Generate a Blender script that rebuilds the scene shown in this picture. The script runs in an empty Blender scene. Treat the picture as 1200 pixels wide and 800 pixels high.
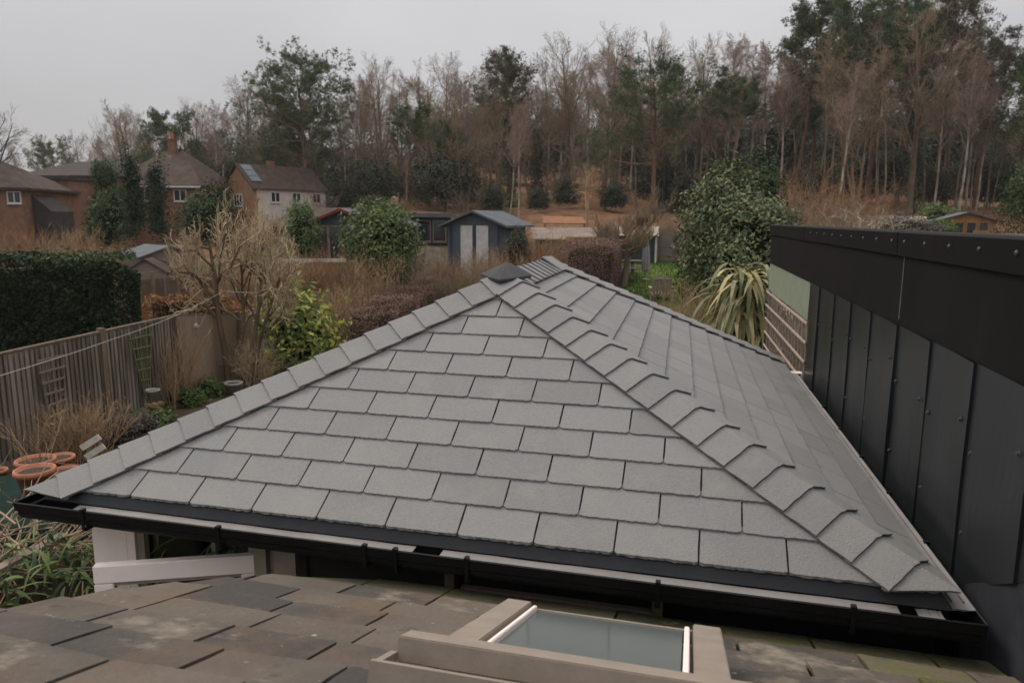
import bpy, bmesh, math, random
import numpy as np
from mathutils import Vector, Matrix
from mathutils.geometry import tessellate_polygon

R = math.radians
sc = bpy.context.scene
col = sc.collection

# ------------------------------------------------------------------ camera
CZ = 3.85                       # camera height above the garden
F_PX, PITCH, YAW, ROLL = 851.125, .16634, .25312, .004856
_fw = np.array([-math.sin(YAW)*math.cos(PITCH), math.cos(YAW)*math.cos(PITCH), -math.sin(PITCH)])
_r = np.array([math.cos(YAW), math.sin(YAW), 0.0]); _u = np.cross(_r, _fw)
_r, _u = _r*math.cos(ROLL)+_u*math.sin(ROLL), -_r*math.sin(ROLL)+_u*math.cos(ROLL)
_C = np.array([0, 0, CZ])
cam_data = bpy.data.cameras.new('camera'); cam = bpy.data.objects.new('camera', cam_data); col.objects.link(cam)
cam.matrix_world = Matrix(((_r[0], _u[0], -_fw[0], 0), (_r[1], _u[1], -_fw[1], 0), (_r[2], _u[2], -_fw[2], CZ), (0, 0, 0, 1)))
cam_data.sensor_width = 36; cam_data.lens = F_PX/1200*36
cam_data.clip_start = .05; cam_data.clip_end = 3000
cam_data.dof.use_dof = True; cam_data.dof.focus_distance = 4.9; cam_data.dof.aperture_fstop = 3.4
sc.camera = cam

# ------------------------------------------------------------------ overcast sky and soft sun
SKYOFF = 3.0
SUN_EL, SUN_AZ = R(48), R(-70)          # azimuth from +Y towards +X
w = bpy.data.worlds.new('World'); sc.world = w; w.use_nodes = True
nt = w.node_tree; nt.nodes.clear()
def _n(t): return nt.nodes.new(t)
out = _n('ShaderNodeOutputWorld'); bg = _n('ShaderNodeBackground'); bg.inputs['Strength'].default_value = .1
sky = _n('ShaderNodeTexSky'); sky.sky_type = 'NISHITA'; sky.sun_disc = False
sky.sun_elevation = SUN_EL; sky.sun_rotation = SUN_AZ; sky.dust_density = 3; sky.air_density = 1.2
tc = _n('ShaderNodeTexCoord'); mp = _n('ShaderNodeMapping'); mp.inputs['Scale'].default_value = (1, 1, 1.6); mp.inputs['Location'].default_value = (SKYOFF, 0, 0)
nz = _n('ShaderNodeTexNoise'); nz.inputs['Scale'].default_value = 1.1; nz.inputs['Detail'].default_value = 4; nz.inputs['Roughness'].default_value = .5
cr = _n('ShaderNodeValToRGB')
cr.color_ramp.elements[0].position = .3; cr.color_ramp.elements[0].color = (.40, .394, .412, 1)
cr.color_ramp.elements[1].position = .7; cr.color_ramp.elements[1].color = (.60, .596, .604, 1)
sx = _n('ShaderNodeSeparateXYZ'); mr = _n('ShaderNodeMapRange')
pw = _n('ShaderNodeMath'); pw.operation = 'POWER'; pw.inputs[1].default_value = 1.8
mr.inputs['From Min'].default_value = 0; mr.inputs['From Max'].default_value = 1; mr.inputs['To Min'].default_value = 7.5; mr.inputs['To Max'].default_value = 30.5
vm = _n('ShaderNodeVectorMath'); vm.operation = 'SCALE'
mix = _n('ShaderNodeMix'); mix.data_type = 'RGBA'; mix.inputs[0].default_value = .95
L = nt.links.new
L(tc.outputs['Generated'], mp.inputs['Vector']); L(mp.outputs['Vector'], nz.inputs['Vector']); L(nz.outputs['Fac'], cr.inputs['Fac'])
L(tc.outputs['Generated'], sx.inputs[0]); L(sx.outputs['Z'], pw.inputs[0]); L(pw.outputs[0], mr.inputs['Value'])
L(cr.outputs['Color'], vm.inputs[0]); L(mr.outputs['Result'], vm.inputs['Scale'])
L(sky.outputs['Color'], mix.inputs[6]); L(vm.outputs['Vector'], mix.inputs[7]); L(mix.outputs[2], bg.inputs['Color']); L(bg.outputs[0], out.inputs[0])

sun_data = bpy.data.lights.new('sun', 'SUN'); sun_data.energy = 1.5; sun_data.angle = R(25); sun_data.color = (1, .88, .72)
sun = bpy.data.objects.new('sun', sun_data); col.objects.link(sun); sun.location = (-20, 5, 40)
_sd = Vector((math.sin(SUN_AZ)*math.cos(SUN_EL), math.cos(SUN_AZ)*math.cos(SUN_EL), math.sin(SUN_EL)))
sun.rotation_euler = _sd.to_track_quat('Z', 'Y').to_euler()

sc.view_settings.view_transform = 'Standard'; sc.view_settings.look = 'None'
sc.view_settings.exposure = .42; sc.view_settings.gamma = 1; sc.view_settings.use_curve_mapping = False
sc.cycles.max_bounces = 6; sc.cycles.diffuse_bounces = 3; sc.cycles.glossy_bounces = 3; sc.cycles.transparent_max_bounces = 6

# ------------------------------------------------------------------ helpers: photograph ray -> point in the place at a chosen distance
def ray(x, y): return _r*(x-600)/F_PX + _u*(400-y)/F_PX + _fw
def pd(x, y, d): return _C + ray(x, y)*d                       # at depth d
def pz(x, y, z): q = ray(x, y); return _C + q*((z-CZ)/q[2])    # at height z
def py(x, y, Y): q = ray(x, y); return _C + q*(Y/q[1])         # at distance Y
FX, FY = -math.sin(YAW), math.cos(YAW)                         # level forward axis
def depth_of(x, y): return FX*x + FY*y
def side_of(x, y): return FY*x - FX*y

ORG = {}
def empty(name, loc=(0, 0, 0)):
    o = bpy.data.objects.new(name, None); col.objects.link(o); o.location = loc; o.empty_display_size = .2
    ORG[o.name] = np.array(loc, float); return o
def tag(o, label=None, cat=None, group=None, kind=None):
    if label: o['label'] = label
    if cat: o['category'] = cat
    if group: o['group'] = group
    if kind: o['kind'] = kind
    return o
def thing(name, label, cat, loc=(0, 0, 0), group=None): return tag(empty(name, loc), label, cat, group)

def fastmesh(name, V, F, smooth=False):
    """V (n,3), F: (m,k) array or list of such arrays"""
    me = bpy.data.meshes.new(name); V = np.asarray(V, np.float32)
    Fs = F if isinstance(F, list) else [F]
    Fs = [np.asarray(f, np.int32) for f in Fs if len(f)]
    me.vertices.add(len(V)); me.vertices.foreach_set('co', V.ravel())
    nl = sum(f.size for f in Fs); npz = sum(len(f) for f in Fs)
    me.loops.add(nl); me.polygons.add(npz)
    me.loops.foreach_set('vertex_index', np.concatenate([f.ravel() for f in Fs]))
    tot = np.concatenate([np.full(len(f), f.shape[1], np.int32) for f in Fs])
    st = np.concatenate([[0], np.cumsum(tot)[:-1]]).astype(np.int32)
    me.polygons.foreach_set('loop_start', st)
    if smooth: me.polygons.foreach_set('use_smooth', np.ones(npz, bool))
    me.update(calc_edges=True)
    return me
def place(name, me, mat, parent=None):
    if mat is not None and not me.materials: me.materials.append(mat)
    o = bpy.data.objects.new(name, me); col.objects.link(o)
    if parent is not None: o.parent = parent
    return o
def org(parent): return ORG.get(parent.name, np.zeros(3)) if parent is not None else np.zeros(3)
def vobj(name, V, F, mat, parent=None, smooth=False):
    """world-space arrays -> object, made local to its parent's origin"""
    me = fastmesh(name, np.asarray(V, float)-org(parent), F, smooth)
    o = place(name, me, mat, parent)
    ORG[o.name] = org(parent)
    return o

class MB:
    """collects solids (world space, optionally through a frame matrix) into one mesh"""
    def __init__(s, M=None): s.v = []; s.f = []; s.M = M
    def add(s, V, F):
        V = np.asarray(V, float)
        if s.M is not None:
            A = np.array(s.M); V = V@A[:3, :3].T + A[:3, 3]
        n = len(s.v); s.v.extend(V.tolist()); s.f.extend([tuple(i+n for i in f) for f in F]); return s
    def box(s, x0, x1, y0, y1, z0, z1):
        return s.add([(x0, y0, z0), (x1, y0, z0), (x1, y1, z0), (x0, y1, z0), (x0, y0, z1), (x1, y0, z1), (x1, y1, z1), (x0, y1, z1)],
                     [(0, 3, 2, 1), (4, 5, 6, 7), (0, 1, 5, 4), (1, 2, 6, 5), (2, 3, 7, 6), (3, 0, 4, 7)])
    def bar(s, p, q, wd, ht, up=(0, 0, 1)):
        p = np.array(p, float); q = np.array(q, float); d = q-p; d /= np.linalg.norm(d); up = np.array(up, float)
        a = np.cross(d, up); a /= np.linalg.norm(a); b = np.cross(a, d)
        V = [e + a*wd/2*i + b*ht/2*j for e in (p, q) for i, j in ((-1, -1), (1, -1), (1, 1), (-1, 1))]
        return s.add(V, [(0, 1, 2, 3), (7, 6, 5, 4), (0, 4, 5, 1), (1, 5, 6, 2), (2, 6, 7, 3), (3, 7, 4, 0)])
    def prism(s, poly, ext):
        n = len(poly); P = np.array(poly, float); E = np.array(ext, float)
        V = np.concatenate([P, P+E])
        return s.add(V, [tuple(range(n))[::-1], tuple(range(n, 2*n))] + [(i, (i+1) % n, n+(i+1) % n, n+i) for i in range(n)])
    def tube(s, pts, r, k=8, cap=True):
        pts = np.array(pts, float); n = len(pts); rr = np.full(n, r) if np.isscalar(r) else np.array(r)
        V, Fq = tubes(pts[None], rr[None], k); F = [tuple(q) for q in Fq]
        if cap: F += [tuple(range(k))[::-1], tuple(range((n-1)*k, n*k))]
        return s.add(V, F)
    def lathe(s, prof, c=(0, 0, 0), k=24):
        c = np.array(c, float); V = []; F = []; n = len(prof)
        for i, (r, z) in enumerate(prof):
            for j in range(k): a = 2*math.pi*j/k; V.append(c+[r*math.cos(a), r*math.sin(a), z])
        for i in range(n-1):
            for j in range(k): F.append((i*k+j, i*k+(j+1) % k, (i+1)*k+(j+1) % k, (i+1)*k+j))
        F += [tuple(range(k))[::-1], tuple(range((n-1)*k, n*k))]
        return s.add(V, F)
    def build(s, name, mat, parent=None, smooth=False, bevel=0):
        V = np.array(s.v, float)-org(parent)
        me = bpy.data.meshes.new(name); me.from_pydata(V.tolist(), [], s.f)
        if bevel:
            bm = bmesh.new(); bm.from_mesh(me); bmesh.ops.recalc_face_normals(bm, faces=bm.faces)
            eg = [e for e in bm.edges if len(e.link_faces) == 2 and e.calc_face_angle(0) > .6]
            bmesh.ops.bevel(bm, geom=eg, offset=bevel, segments=2, affect='EDGES', clamp_overlap=True); bm.to_mesh(me); bm.free()
        if smooth: me.polygons.foreach_set('use_smooth', np.ones(len(me.polygons), bool))
        me.update(); o = place(name, me, mat, parent); ORG[o.name] = org(parent); return o

def tubes(P, Rr, k):
    """P (B,n,3), Rr (B,n) -> quads of B tapered tubes"""
    B, n, _ = P.shape
    T = np.empty_like(P); T[:, 1:-1] = P[:, 2:]-P[:, :-2]; T[:, 0] = P[:, 1]-P[:, 0]; T[:, -1] = P[:, -1]-P[:, -2]
    T /= np.linalg.norm(T, axis=2, keepdims=True)+1e-9
    d0 = (P[:, -1]-P[:, 0]); d0 /= np.linalg.norm(d0, axis=1, keepdims=True)+1e-9
    ref = np.where(np.abs(d0[:, 2:3]) > .8, np.array([[1., 0, 0]]), np.array([[0., 0, 1.]]))[:, None, :]
    A = np.cross(T, np.broadcast_to(ref, T.shape)); A /= np.linalg.norm(A, axis=2, keepdims=True)+1e-9
    Bn = np.cross(T, A)
    ang = np.arange(k)*2*np.pi/k
    V = P[:, :, None, :] + Rr[:, :, None, None]*(A[:, :, None, :]*np.cos(ang)[None, None, :, None] + Bn[:, :, None, :]*np.sin(ang)[None, None, :, None])
    idx = np.arange(B*n*k).reshape(B, n, k)
    nx = np.roll(idx, -1, axis=2)
    F = np.stack([idx[:, :-1], nx[:, :-1], nx[:, 1:], idx[:, 1:]], -1).reshape(-1, 4)
    return V.reshape(-1, 3), F

# ------------------------------------------------------------------ materials
def material(name, c1, c2=None, scale=6, detail=4, rough=.75, bump=0, bscale=40, spec=.3, island=0, extra=None, coord='pos', stretch=None,
             metallic=0, transl=0, rand=0, ramp=(.35, .65)):
    m = bpy.data.materials.new(name); m.use_nodes = True; t = m.node_tree; b = t.nodes['Principled BSDF']
    b.inputs['Roughness'].default_value = rough; b.inputs['Specular IOR Level'].default_value = spec; b.inputs['Metallic'].default_value = metallic
    k = t.links.new
    if c2 is None: c2 = tuple(x*.82 for x in c1)
    if coord == 'pos': src = t.nodes.new('ShaderNodeNewGeometry').outputs['Position']
    else: src = t.nodes.new('ShaderNodeTexCoord').outputs['Object']
    if stretch:
        mpn = t.nodes.new('ShaderNodeMapping'); mpn.inputs['Scale'].default_value = stretch; k(src, mpn.inputs['Vector']); src = mpn.outputs['Vector']
    n = t.nodes.new('ShaderNodeTexNoise'); n.inputs['Scale'].default_value = scale; n.inputs['Detail'].default_value = detail; n.inputs['Roughness'].default_value = .6
    k(src, n.inputs['Vector'])
    rmp = t.nodes.new('ShaderNodeValToRGB'); e = rmp.color_ramp.elements
    e[0].position, e[1].position = ramp; e[0].color = (*c2, 1); e[1].color = (*c1, 1)
    fac = n.outputs['Fac']
    if island:
        g = t.nodes.new('ShaderNodeNewGeometry'); ma = t.nodes.new('ShaderNodeMath'); ma.operation = 'MULTIPLY_ADD'
        sb = t.nodes.new('ShaderNodeMath'); sb.operation = 'SUBTRACT'; sb.inputs[1].default_value = .5
        k(g.outputs['Random Per Island'], sb.inputs[0]); k(sb.outputs[0], ma.inputs[0]); ma.inputs[1].default_value = island; k(fac, ma.inputs[2]); fac = ma.outputs[0]
    if rand:
        oi = t.nodes.new('ShaderNodeObjectInfo'); ma = t.nodes.new('ShaderNodeMath'); ma.operation = 'MULTIPLY_ADD'
        sb = t.nodes.new('ShaderNodeMath'); sb.operation = 'SUBTRACT'; sb.inputs[1].default_value = .5
        k(oi.outputs['Random'], sb.inputs[0]); k(sb.outputs[0], ma.inputs[0]); ma.inputs[1].default_value = rand; k(fac, ma.inputs[2]); fac = ma.outputs[0]
    k(fac, rmp.inputs['Fac']); c = rmp.outputs['Color']
    for (cc, s2, lo, hi) in (extra or []):        # stains / lichen: patches with a shape of their own
        n2 = t.nodes.new('ShaderNodeTexNoise'); n2.inputs['Scale'].default_value = s2; n2.inputs['Detail'].default_value = 6; n2.inputs['Roughness'].default_value = .65
        k(src, n2.inputs['Vector']); mr2 = t.nodes.new('ShaderNodeMapRange'); mr2.inputs['From Min'].default_value = lo; mr2.inputs['From Max'].default_value = hi
        k(n2.outputs['Fac'], mr2.inputs['Value']); mx = t.nodes.new('ShaderNodeMix'); mx.data_type = 'RGBA'
        k(mr2.outputs['Result'], mx.inputs[0]); k(c, mx.inputs[6]); mx.inputs[7].default_value = (*cc, 1); c = mx.outputs[2]
    k(c, b.inputs['Base Color'])
    if bump:
        n3 = t.nodes.new('ShaderNodeTexNoise'); n3.inputs['Scale'].default_value = bscale; n3.inputs['Detail'].default_value = 5; k(src, n3.inputs['Vector'])
        bp = t.nodes.new('ShaderNodeBump'); bp.inputs['Strength'].default_value = bump; bp.inputs['Distance'].default_value = .01
        k(n3.outputs['Fac'], bp.inputs['Height']); k(bp.outputs['Normal'], b.inputs['Normal'])
    if transl:
        o = t.nodes['Material Output']; tr = t.nodes.new('ShaderNodeBsdfTranslucent'); ms = t.nodes.new('ShaderNodeMixShader'); ms.inputs[0].default_value = transl
        k(c, tr.inputs['Color']); k(b.outputs[0], ms.inputs[1]); k(tr.outputs[0], ms.inputs[2]); k(ms.outputs[0], o.inputs['Surface'])
    return m

def glass_mat(name, tint=(.05, .055, .06), rough=.04):
    m = bpy.data.materials.new(name); m.use_nodes = True; b = m.node_tree.nodes['Principled BSDF']
    b.inputs['Base Color'].default_value = (*tint, 1); b.inputs['Roughness'].default_value = rough; b.inputs['Specular IOR Level'].default_value = .6
    return m

MT = {}
MT['slate'] = material('synthetic_slate', (.205, .199, .192), (.173, .168, .163), 60, 6, .75, .6, 140, .2, rand=.4, extra=[((.225, .216, .20), 3.3, .5, .8), ((.235, .20, .15), 5.1, .68, .82)], ramp=(.3, .7))
MT['slate_dark'] = material('dark_slate_trim', (.026, .0275, .030), (.020, .0215, .024), 8, 3, .55, .1, 120, .25)
MT['cap_hood'] = material('hood_slate', (.055, .055, .056), (.045, .045, .046), 20, 3, .8, .2, 150, .2)
MT['underlay'] = material('roof_underlay', (.05, .05, .05), None, 6, 2, .9)
MT['black_plastic'] = material('black_gutter_plastic', (.006, .0065, .007), (.004, .0045, .005), 6, 3, .4, 0, 40, .2)
MT['black_board'] = material('black_board', (.010, .0095, .009), (.006, .006, .006), 5, 3, .7, .1, 60, .25)
MT['guard'] = material('gutter_guard', (.215, .198, .19), (.17, .155, .148), 5, 3, .5, .05, 40, .4, extra=[((.2, .19, .17), 7, .6, .8)])
MT['white_paint'] = material('white_paint', (.80, .70, .645), (.73, .635, .585), 4, 3, .5, .05, 50, .4)
MT['taupe'] = material('taupe_painted_timber', (.235, .193, .155), (.195, .16, .128), 9, 4, .55, .1, 90, .4, extra=[((.16, .14, .11), 12, .62, .75)])
MT['old_wood_post'] = material('raw_post', (.16, .12, .085), (.10, .075, .05), 18, 4, .8, .2, 60, stretch=(1, 1, .2))
MT['old_slate'] = material('weathered_slate', (.115, .096, .078), (.056, .051, .047), 3.2, 7, .85, .8, 30, .12, rand=.8,
    extra=[((.115, .078, .055), 1.9, .50, .75), ((.235, .205, .16), 1.7, .55, .68), ((.34, .31, .25), 13, .66, .74), ((.05, .045, .04), 6, .6, .75)], ramp=(.2, .8))
MT['moss_slate'] = material('mossy_slate', (.12, .105, .07), (.07, .065, .04), 8, 6, .9, .7, 40, .15, rand=.6, extra=[((.10, .11, .03), 6, .48, .65), ((.3, .24, .14), 9, .62, .72)])
MT['red_slate'] = material('red_clay_slate', (.105, .052, .042), (.065, .042, .038), 9, 5, .85, .4, 40, .2, extra=[((.3, .25, .2), 8, .6, .75)])
MT['wall_black'] = material('black_fascia', (.008, .0075, .0075), (.0055, .005, .005), 3, 5, .65, .05, 20, .1, extra=[((.016, .0135, .0115), 1.7, .55, .8)], stretch=(1, 1, .35))
MT['wall_panel'] = material('charcoal_metal', (.018, .0205, .0235), (.0135, .0155, .0175), 2.5, 4, .36, .06, 6, .35, stretch=(1, 1, .4))
MT['screw'] = material('screw_head', (.085, .085, .09), None, 10, 2, .4, metallic=.4)
MT['sealant'] = material('white_sealant', (.22, .21, .2), None, 30, 2, .7)
MT['lead'] = material('lead_sheet', (.035, .037, .045), (.02, .021, .026), 4, 6, .5, .4, 12, .4)
MT['green_panel'] = material('green_board', (.20, .23, .17), (.165, .195, .145), 5, 4, .6, .05, 40)
MT['trellis_white'] = material('weathered_white_batten', (.42, .34, .30), (.30, .23, .19), 12, 4, .75, .2, 60)
MT['sky_glass'] = glass_mat('sky_tint_glass', (.085, .10, .096), .12)  # grey green base colour stands in for part of the sky's reflection
MT['window_glass'] = glass_mat('window_glass', (.012, .016, .014), .03)
MT['far_glass'] = glass_mat('far_window_glass', (.02, .022, .025), .05)
# ================================================================== the extension with its new slate hip roof
T = .42
OW = np.array([-3.304, 3.5, 2.16])               # foot of a joint in the lowest course
TH = .576066
def rp(x, y, z): return OW + np.array([x, y, z])*T
D = np.array([-.0273, 1, 0]); D /= np.linalg.norm(D)
FL, FR = rp(-1.45, 0, 0), rp(10.6, 0, 0)
A1 = rp(4.4, 4.56, 4.56*math.tan(TH))
A2 = A1 + D*4.5*T
BR = FR + D*13.5*T; BL = FL + D*13.5*T

def clip_poly(P, Q):
    """clip polygon P by convex CCW polygon Q"""
    for i in range(len(Q)):
        a, b = Q[i], Q[(i+1) % len(Q)]; n = (-(b[1]-a[1]), b[0]-a[0]); out = []
        for j in range(len(P)):
            p, q = P[j], P[(j+1) % len(P)]
            dp = n[0]*(p[0]-a[0])+n[1]*(p[1]-a[1]); dq = n[0]*(q[0]-a[0])+n[1]*(q[1]-a[1])
            if dp >= 0: out.append(p)
            if (dp >= 0) != (dq >= 0):
                s = dp/(dp-dq); out.append((p[0]+s*(q[0]-p[0]), p[1]+s*(q[1]-p[1])))
        P = out
        if len(P) < 3: return []
    return P
def area(P): return .5*abs(sum(P[i][0]*P[(i+1) % len(P)][1]-P[(i+1) % len(P)][0]*P[i][1] for i in range(len(P))))

def lay(parent, name, O, u, v, n, joints, expo, rows, poly, rng, matf, thick=.014, lift=.011, rag=.0045, gap=.008, over=.045, v0=0., join=False, jit=0.):
    """lay courses of tiles on a plane; joints(row) gives the joint positions along u"""
    O, u, v, n = [np.array(a, float) for a in (O, u, v, n)]; MBj = MB(); cache = {}; made = []
    for k in rows:
        js = joints(k)
        for i in range(len(js)-1):
            u0, u1 = js[i]+gap/2, js[i+1]-gap/2
            if u1-u0 < .03: continue
            cx, vb = (u0+u1)/2, v0+k*expo
            hw, h = (u1-u0)/2, expo+over
            nb = 27; sl = rng.uniform(-jit, jit)
            bot = [(-hw + 2*hw*t, rng.uniform(0, rag) + sl*(2*t-1) + (.008 if t in (0, 1) else 0)) for t in np.linspace(0, 1, nb)]
            out = bot + [(hw-rng.uniform(0, rag*.5), h*.35), (hw-rng.uniform(0, rag*.4), h*.7), (hw, h), (-hw, h), (-hw+rng.uniform(0, rag*.4), h*.7), (-hw+rng.uniform(0, rag*.5), h*.35)]
            P = clip_poly([(cx+a, vb+b) for a, b in out], poly)
            if len(P) < 3 or area(P) < .0025: continue
            full = len(P) == len(out) and all(abs(p[0]-cx-q[0])+abs(p[1]-vb-q[1]) < 1e-9 for p, q in zip(P, out)); tl = [rng.uniform(0, .003) for _ in range(3)]
            z = lambda a, b: lift + thick - (lift+thick*.2)*(b-vb)/h + tl[0]*(a-cx)/hw*.7*(1 if jit == 0 else (3 if i % 2 else -3))
            # local to the tile's own foot
            F0 = O+u*cx+v*vb
            top = [F0*0 + u*(a-cx)+v*(b-vb)+n*z(a, b) for a, b in P]
            low = [u*(a-cx)+v*(b-vb-(rng.uniform(.002, .010) if b-vb < .02 else 0))+n*(z(a, b)-thick) for a, b in P]
            m = len(P); V = np.array(top+low); tri = tessellate_polygon([[Vector((a, b, 0)) for a, b in P]]); Fc = [tuple(t) for t in tri] + [(j, m+j, m+(j+1) % m, (j+1) % m) for j in range(m)]
            if join: MBj.add(V+F0, Fc); continue
            key = (k % 2, i % 4, round(hw, 3)) if full and jit == 0 else None
            me = cache.get(key) if key else None
            if me is None:
                me = bpy.data.meshes.new(name); me.from_pydata(V.tolist(), [], Fc); me.update()
                if key: cache[key] = me
            o = bpy.data.objects.new(name, me); col.objects.link(o); o.parent = parent; o.location = F0-org(parent)
            mt = matf(cx, vb)
            if not me.materials: me.materials.append(mt)
            elif me.materials[0] != mt:
                o.material_slots[0].link = 'OBJECT'; o.material_slots[0].material = mt
            made.append(o)
    return MBj if join else made

def hip_caps(parent, name, P0, P1, nA, vA, nB, vB, wA, wB, c, mat, rng, first_tri=True, lift=.03, reg=(0, 1), extra=0.):
    h = P1-P0; Ln = np.linalg.norm(h); h = h/Ln; nav = nA+nB; nav = nav/np.linalg.norm(nav); cnt = max(1, int(round(Ln/c))); c = Ln/cnt
    for k in range(cnt):
        s0, s1 = k*c, (k+1)*c+.035
        me = MB()
        for (nn, ww, vv, sgn) in ((nA, wA, vA, 1), (nB, wB, vB, -1)):
            W = .195
            def pt(s, q, dn=0.):
                f = (s-s0)/(s1-s0); lf = .048-.018*f + extra
                e = nav*(lf+.028) if q == 0 else None
                base = P0+h*s
                crest = base + nav*(lf+.022)
                edge = base + ww*W + nn*(.054-.016*f)
                return crest*(1-q) + edge*q - (nn*.014 if dn else 0)
            # outline: crest upper -> crest lower -> along the lower end -> wing corner -> wing edge -> upper
            sw = s0
            if first_tri and k == 0:
                sw = min(-W*(ww@vv)/(h@vv), s1-.02)
            out = [(s1, 0), (s0-.01, 0)]
            for q in np.linspace(.12, .88, 6): out.append((s0+(sw-s0)*q + rng.uniform(-.0025, .002), q))
            out.append((sw, 1))
            if s1-sw > .08:
                for s in np.linspace(sw+.03, s1-.03, 5): out.append((s, 1+rng.uniform(-.014, .006)))
            out.append((s1, 1))
            top = [pt(*p) for p in out]; low = [pt(*p, dn=1) for p in out]; m = len(out)
            fc = [tuple(range(m))] + [(j, m+j, m+(j+1) % m, (j+1) % m) for j in range(m)]
            if sgn < 0: fc = [f[::-1] for f in fc]
            me.add(top+low, fc)
        me.build(name, mat, parent)

ext = thing('extension_building', 'single storey garden extension with new grey slate hip roof and black gutters', 'building', tuple(rp(4.4, 3, 0)*[1, 1, 0]))
rng = random.Random(5)
up = np.array([0, 0, 1.])
nF = np.array([0, -math.sin(TH), math.cos(TH)]); vF = np.array([0, math.cos(TH), math.sin(TH)])
nRt = np.cross(FR-A1, D); nRt = nRt/np.linalg.norm(nRt); nRt = nRt if nRt[2] > 0 else -nRt; vRt = np.cross(nRt, D)
nLf = np.cross(FL-A1, D); nLf = nLf/np.linalg.norm(nLf); nLf = nLf if nLf[2] > 0 else -nLf; uLf = -D; vLf = np.cross(nLf, uLf)
nBk = np.cross(BR-A2, BL-A2); nBk = nBk/np.linalg.norm(nBk); nBk = nBk if nBk[2] > 0 else -nBk; uBk = (BL-BR)/np.linalg.norm(BL-BR); vBk = np.cross(nBk, uBk)
# roof deck, its slates hang under it as sub-parts
b = MB(); dn = np.array([0, 0, -.004])
Vr = [FL+dn, FR+dn, BR+dn, BL+dn, A1+dn, A2+dn]
b.add(Vr, [(0, 1, 4), (1, 2, 5, 4), (2, 3, 5), (3, 0, 4, 5)])
b.add([p+np.array([0, 0, -.03]) for p in Vr[:4]], [(3, 2, 1, 0)])
roof = b.build('roof', MT['underlay'], ext)
slate = MT['slate']
# front slope: eleven courses in half bond
poly = [(-1.45*T, 0-.02), (10.6*T, 0-.02), (4.4*T, 4.56*T/math.cos(TH))]
lay(roof, 'slate_tile', OW, (1, 0, 0), vF, nF, lambda k: [(i+(.5 if k % 2 else 0)-3)*T for i in range(16)], .4768*T, range(11), poly, rng, lambda a, b_: slate)
# right slope, beside the black wall
def uvp(P, O, u, v): return ((P-O)@u, (P-O)@v)
poly = [uvp(P, FR, D, vRt) for P in (FR-vRt*.02, BR-vRt*.02, A2, A1)]
lay(roof, 'slate_tile', FR, D, vRt, nRt, lambda k: [(i+(.5 if k % 2 else 0)-2+.3)*T for i in range(20)], .5*T, range(16), poly, rng, lambda a, b_: slate, gap=.014, lift=.015, thick=.016)
# the two slopes turned away: same courses, joined
for nm, (O, u, v, n_, pts) in {'a': (BL, uLf, vLf, nLf, (BL, FL, A1, A2)), 'b': (BR, uBk, vBk, nBk, (BR, BL, A2))}.items():
    poly = [uvp(P, O, u, v) for P in pts]
    m = lay(roof, 'slate_courses', O, u, v, n_, lambda k: [(i+(.5 if k % 2 else 0)-2)*T for i in range(38)], .5*T, range(16), poly, rng, lambda a, b_: slate, join=True)
    tag(m.build('slate_courses', slate, roof), kind='stuff')

def wing(n_, h, v): 
    w_ = np.cross(n_, h); w_ = w_/np.linalg.norm(w_)
    return w_ if w_@v < 0 else -w_
def hip(P0, P1, nA, vA, nB, vB, **kw):
    h = (P1-P0)/np.linalg.norm(P1-P0)
    hip_caps(roof, 'hip_tile', P0, P1, nA, vA, nB, vB, wing(nA, h, vA), wing(nB, h, vB), .192, slate, rng, **kw)
hip(FL-(A1-FL)*.035, A1, nF, vF, nLf, vLf); hip(FR-(A1-FR)*.012, A1, nF, vF, nRt, vRt); hip(BR, A2, nBk, vBk, nRt, vRt); hip(BL, A2, nBk, vBk, nLf, vLf)
def ridge(P0, P1, c, **kw):
    h = (P1-P0)/np.linalg.norm(P1-P0)
    hip_caps(roof, 'ridge_tile', P0, P1, nRt, vRt, nLf, vLf, wing(nRt, h, vRt), wing(nLf, h, vLf), c, slate, rng, first_tri=False, **kw)
ridge(A1+D*.02, A2-D*.32, .19); ridge(A2-D*.36, A2+D*.14, .50, extra=.022)
# dark hood over the meeting of the hips and the ridge
hd = MB(); tp = A1+np.array([0, .04, .122])
pf = A1+np.array([0, -.17, .0]); pl = A1+np.array([-.20, .0, .03]); pr = A1+np.array([.205, .0, .025]); bk = A1+D*.2+np.array([0, 0, .10])
pfl, pfr = (pf*.62+pl*.38)+np.array([-.015, -.018, .002]), (pf*.62+pr*.38)+np.array([.015, -.018, .002])
hd.add([tp, pl, pfl, pf, pfr, pr, bk], [(0, 1, 2), (0, 2, 3), (0, 3, 4), (0, 4, 5), (0, 5, 6), (0, 6, 1)])
lowr = np.array([0, 0, -.018]); hd.add([p for p in (pl, pfl, pf, pfr, pr)]+[p+lowr for p in (pl, pfl, pf, pfr, pr)], [(0, 5, 6, 1), (1, 6, 7, 2), (2, 7, 8, 3), (3, 8, 9, 4)])
hd.build('hip_hood', MT['cap_hood'], roof)

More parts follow.
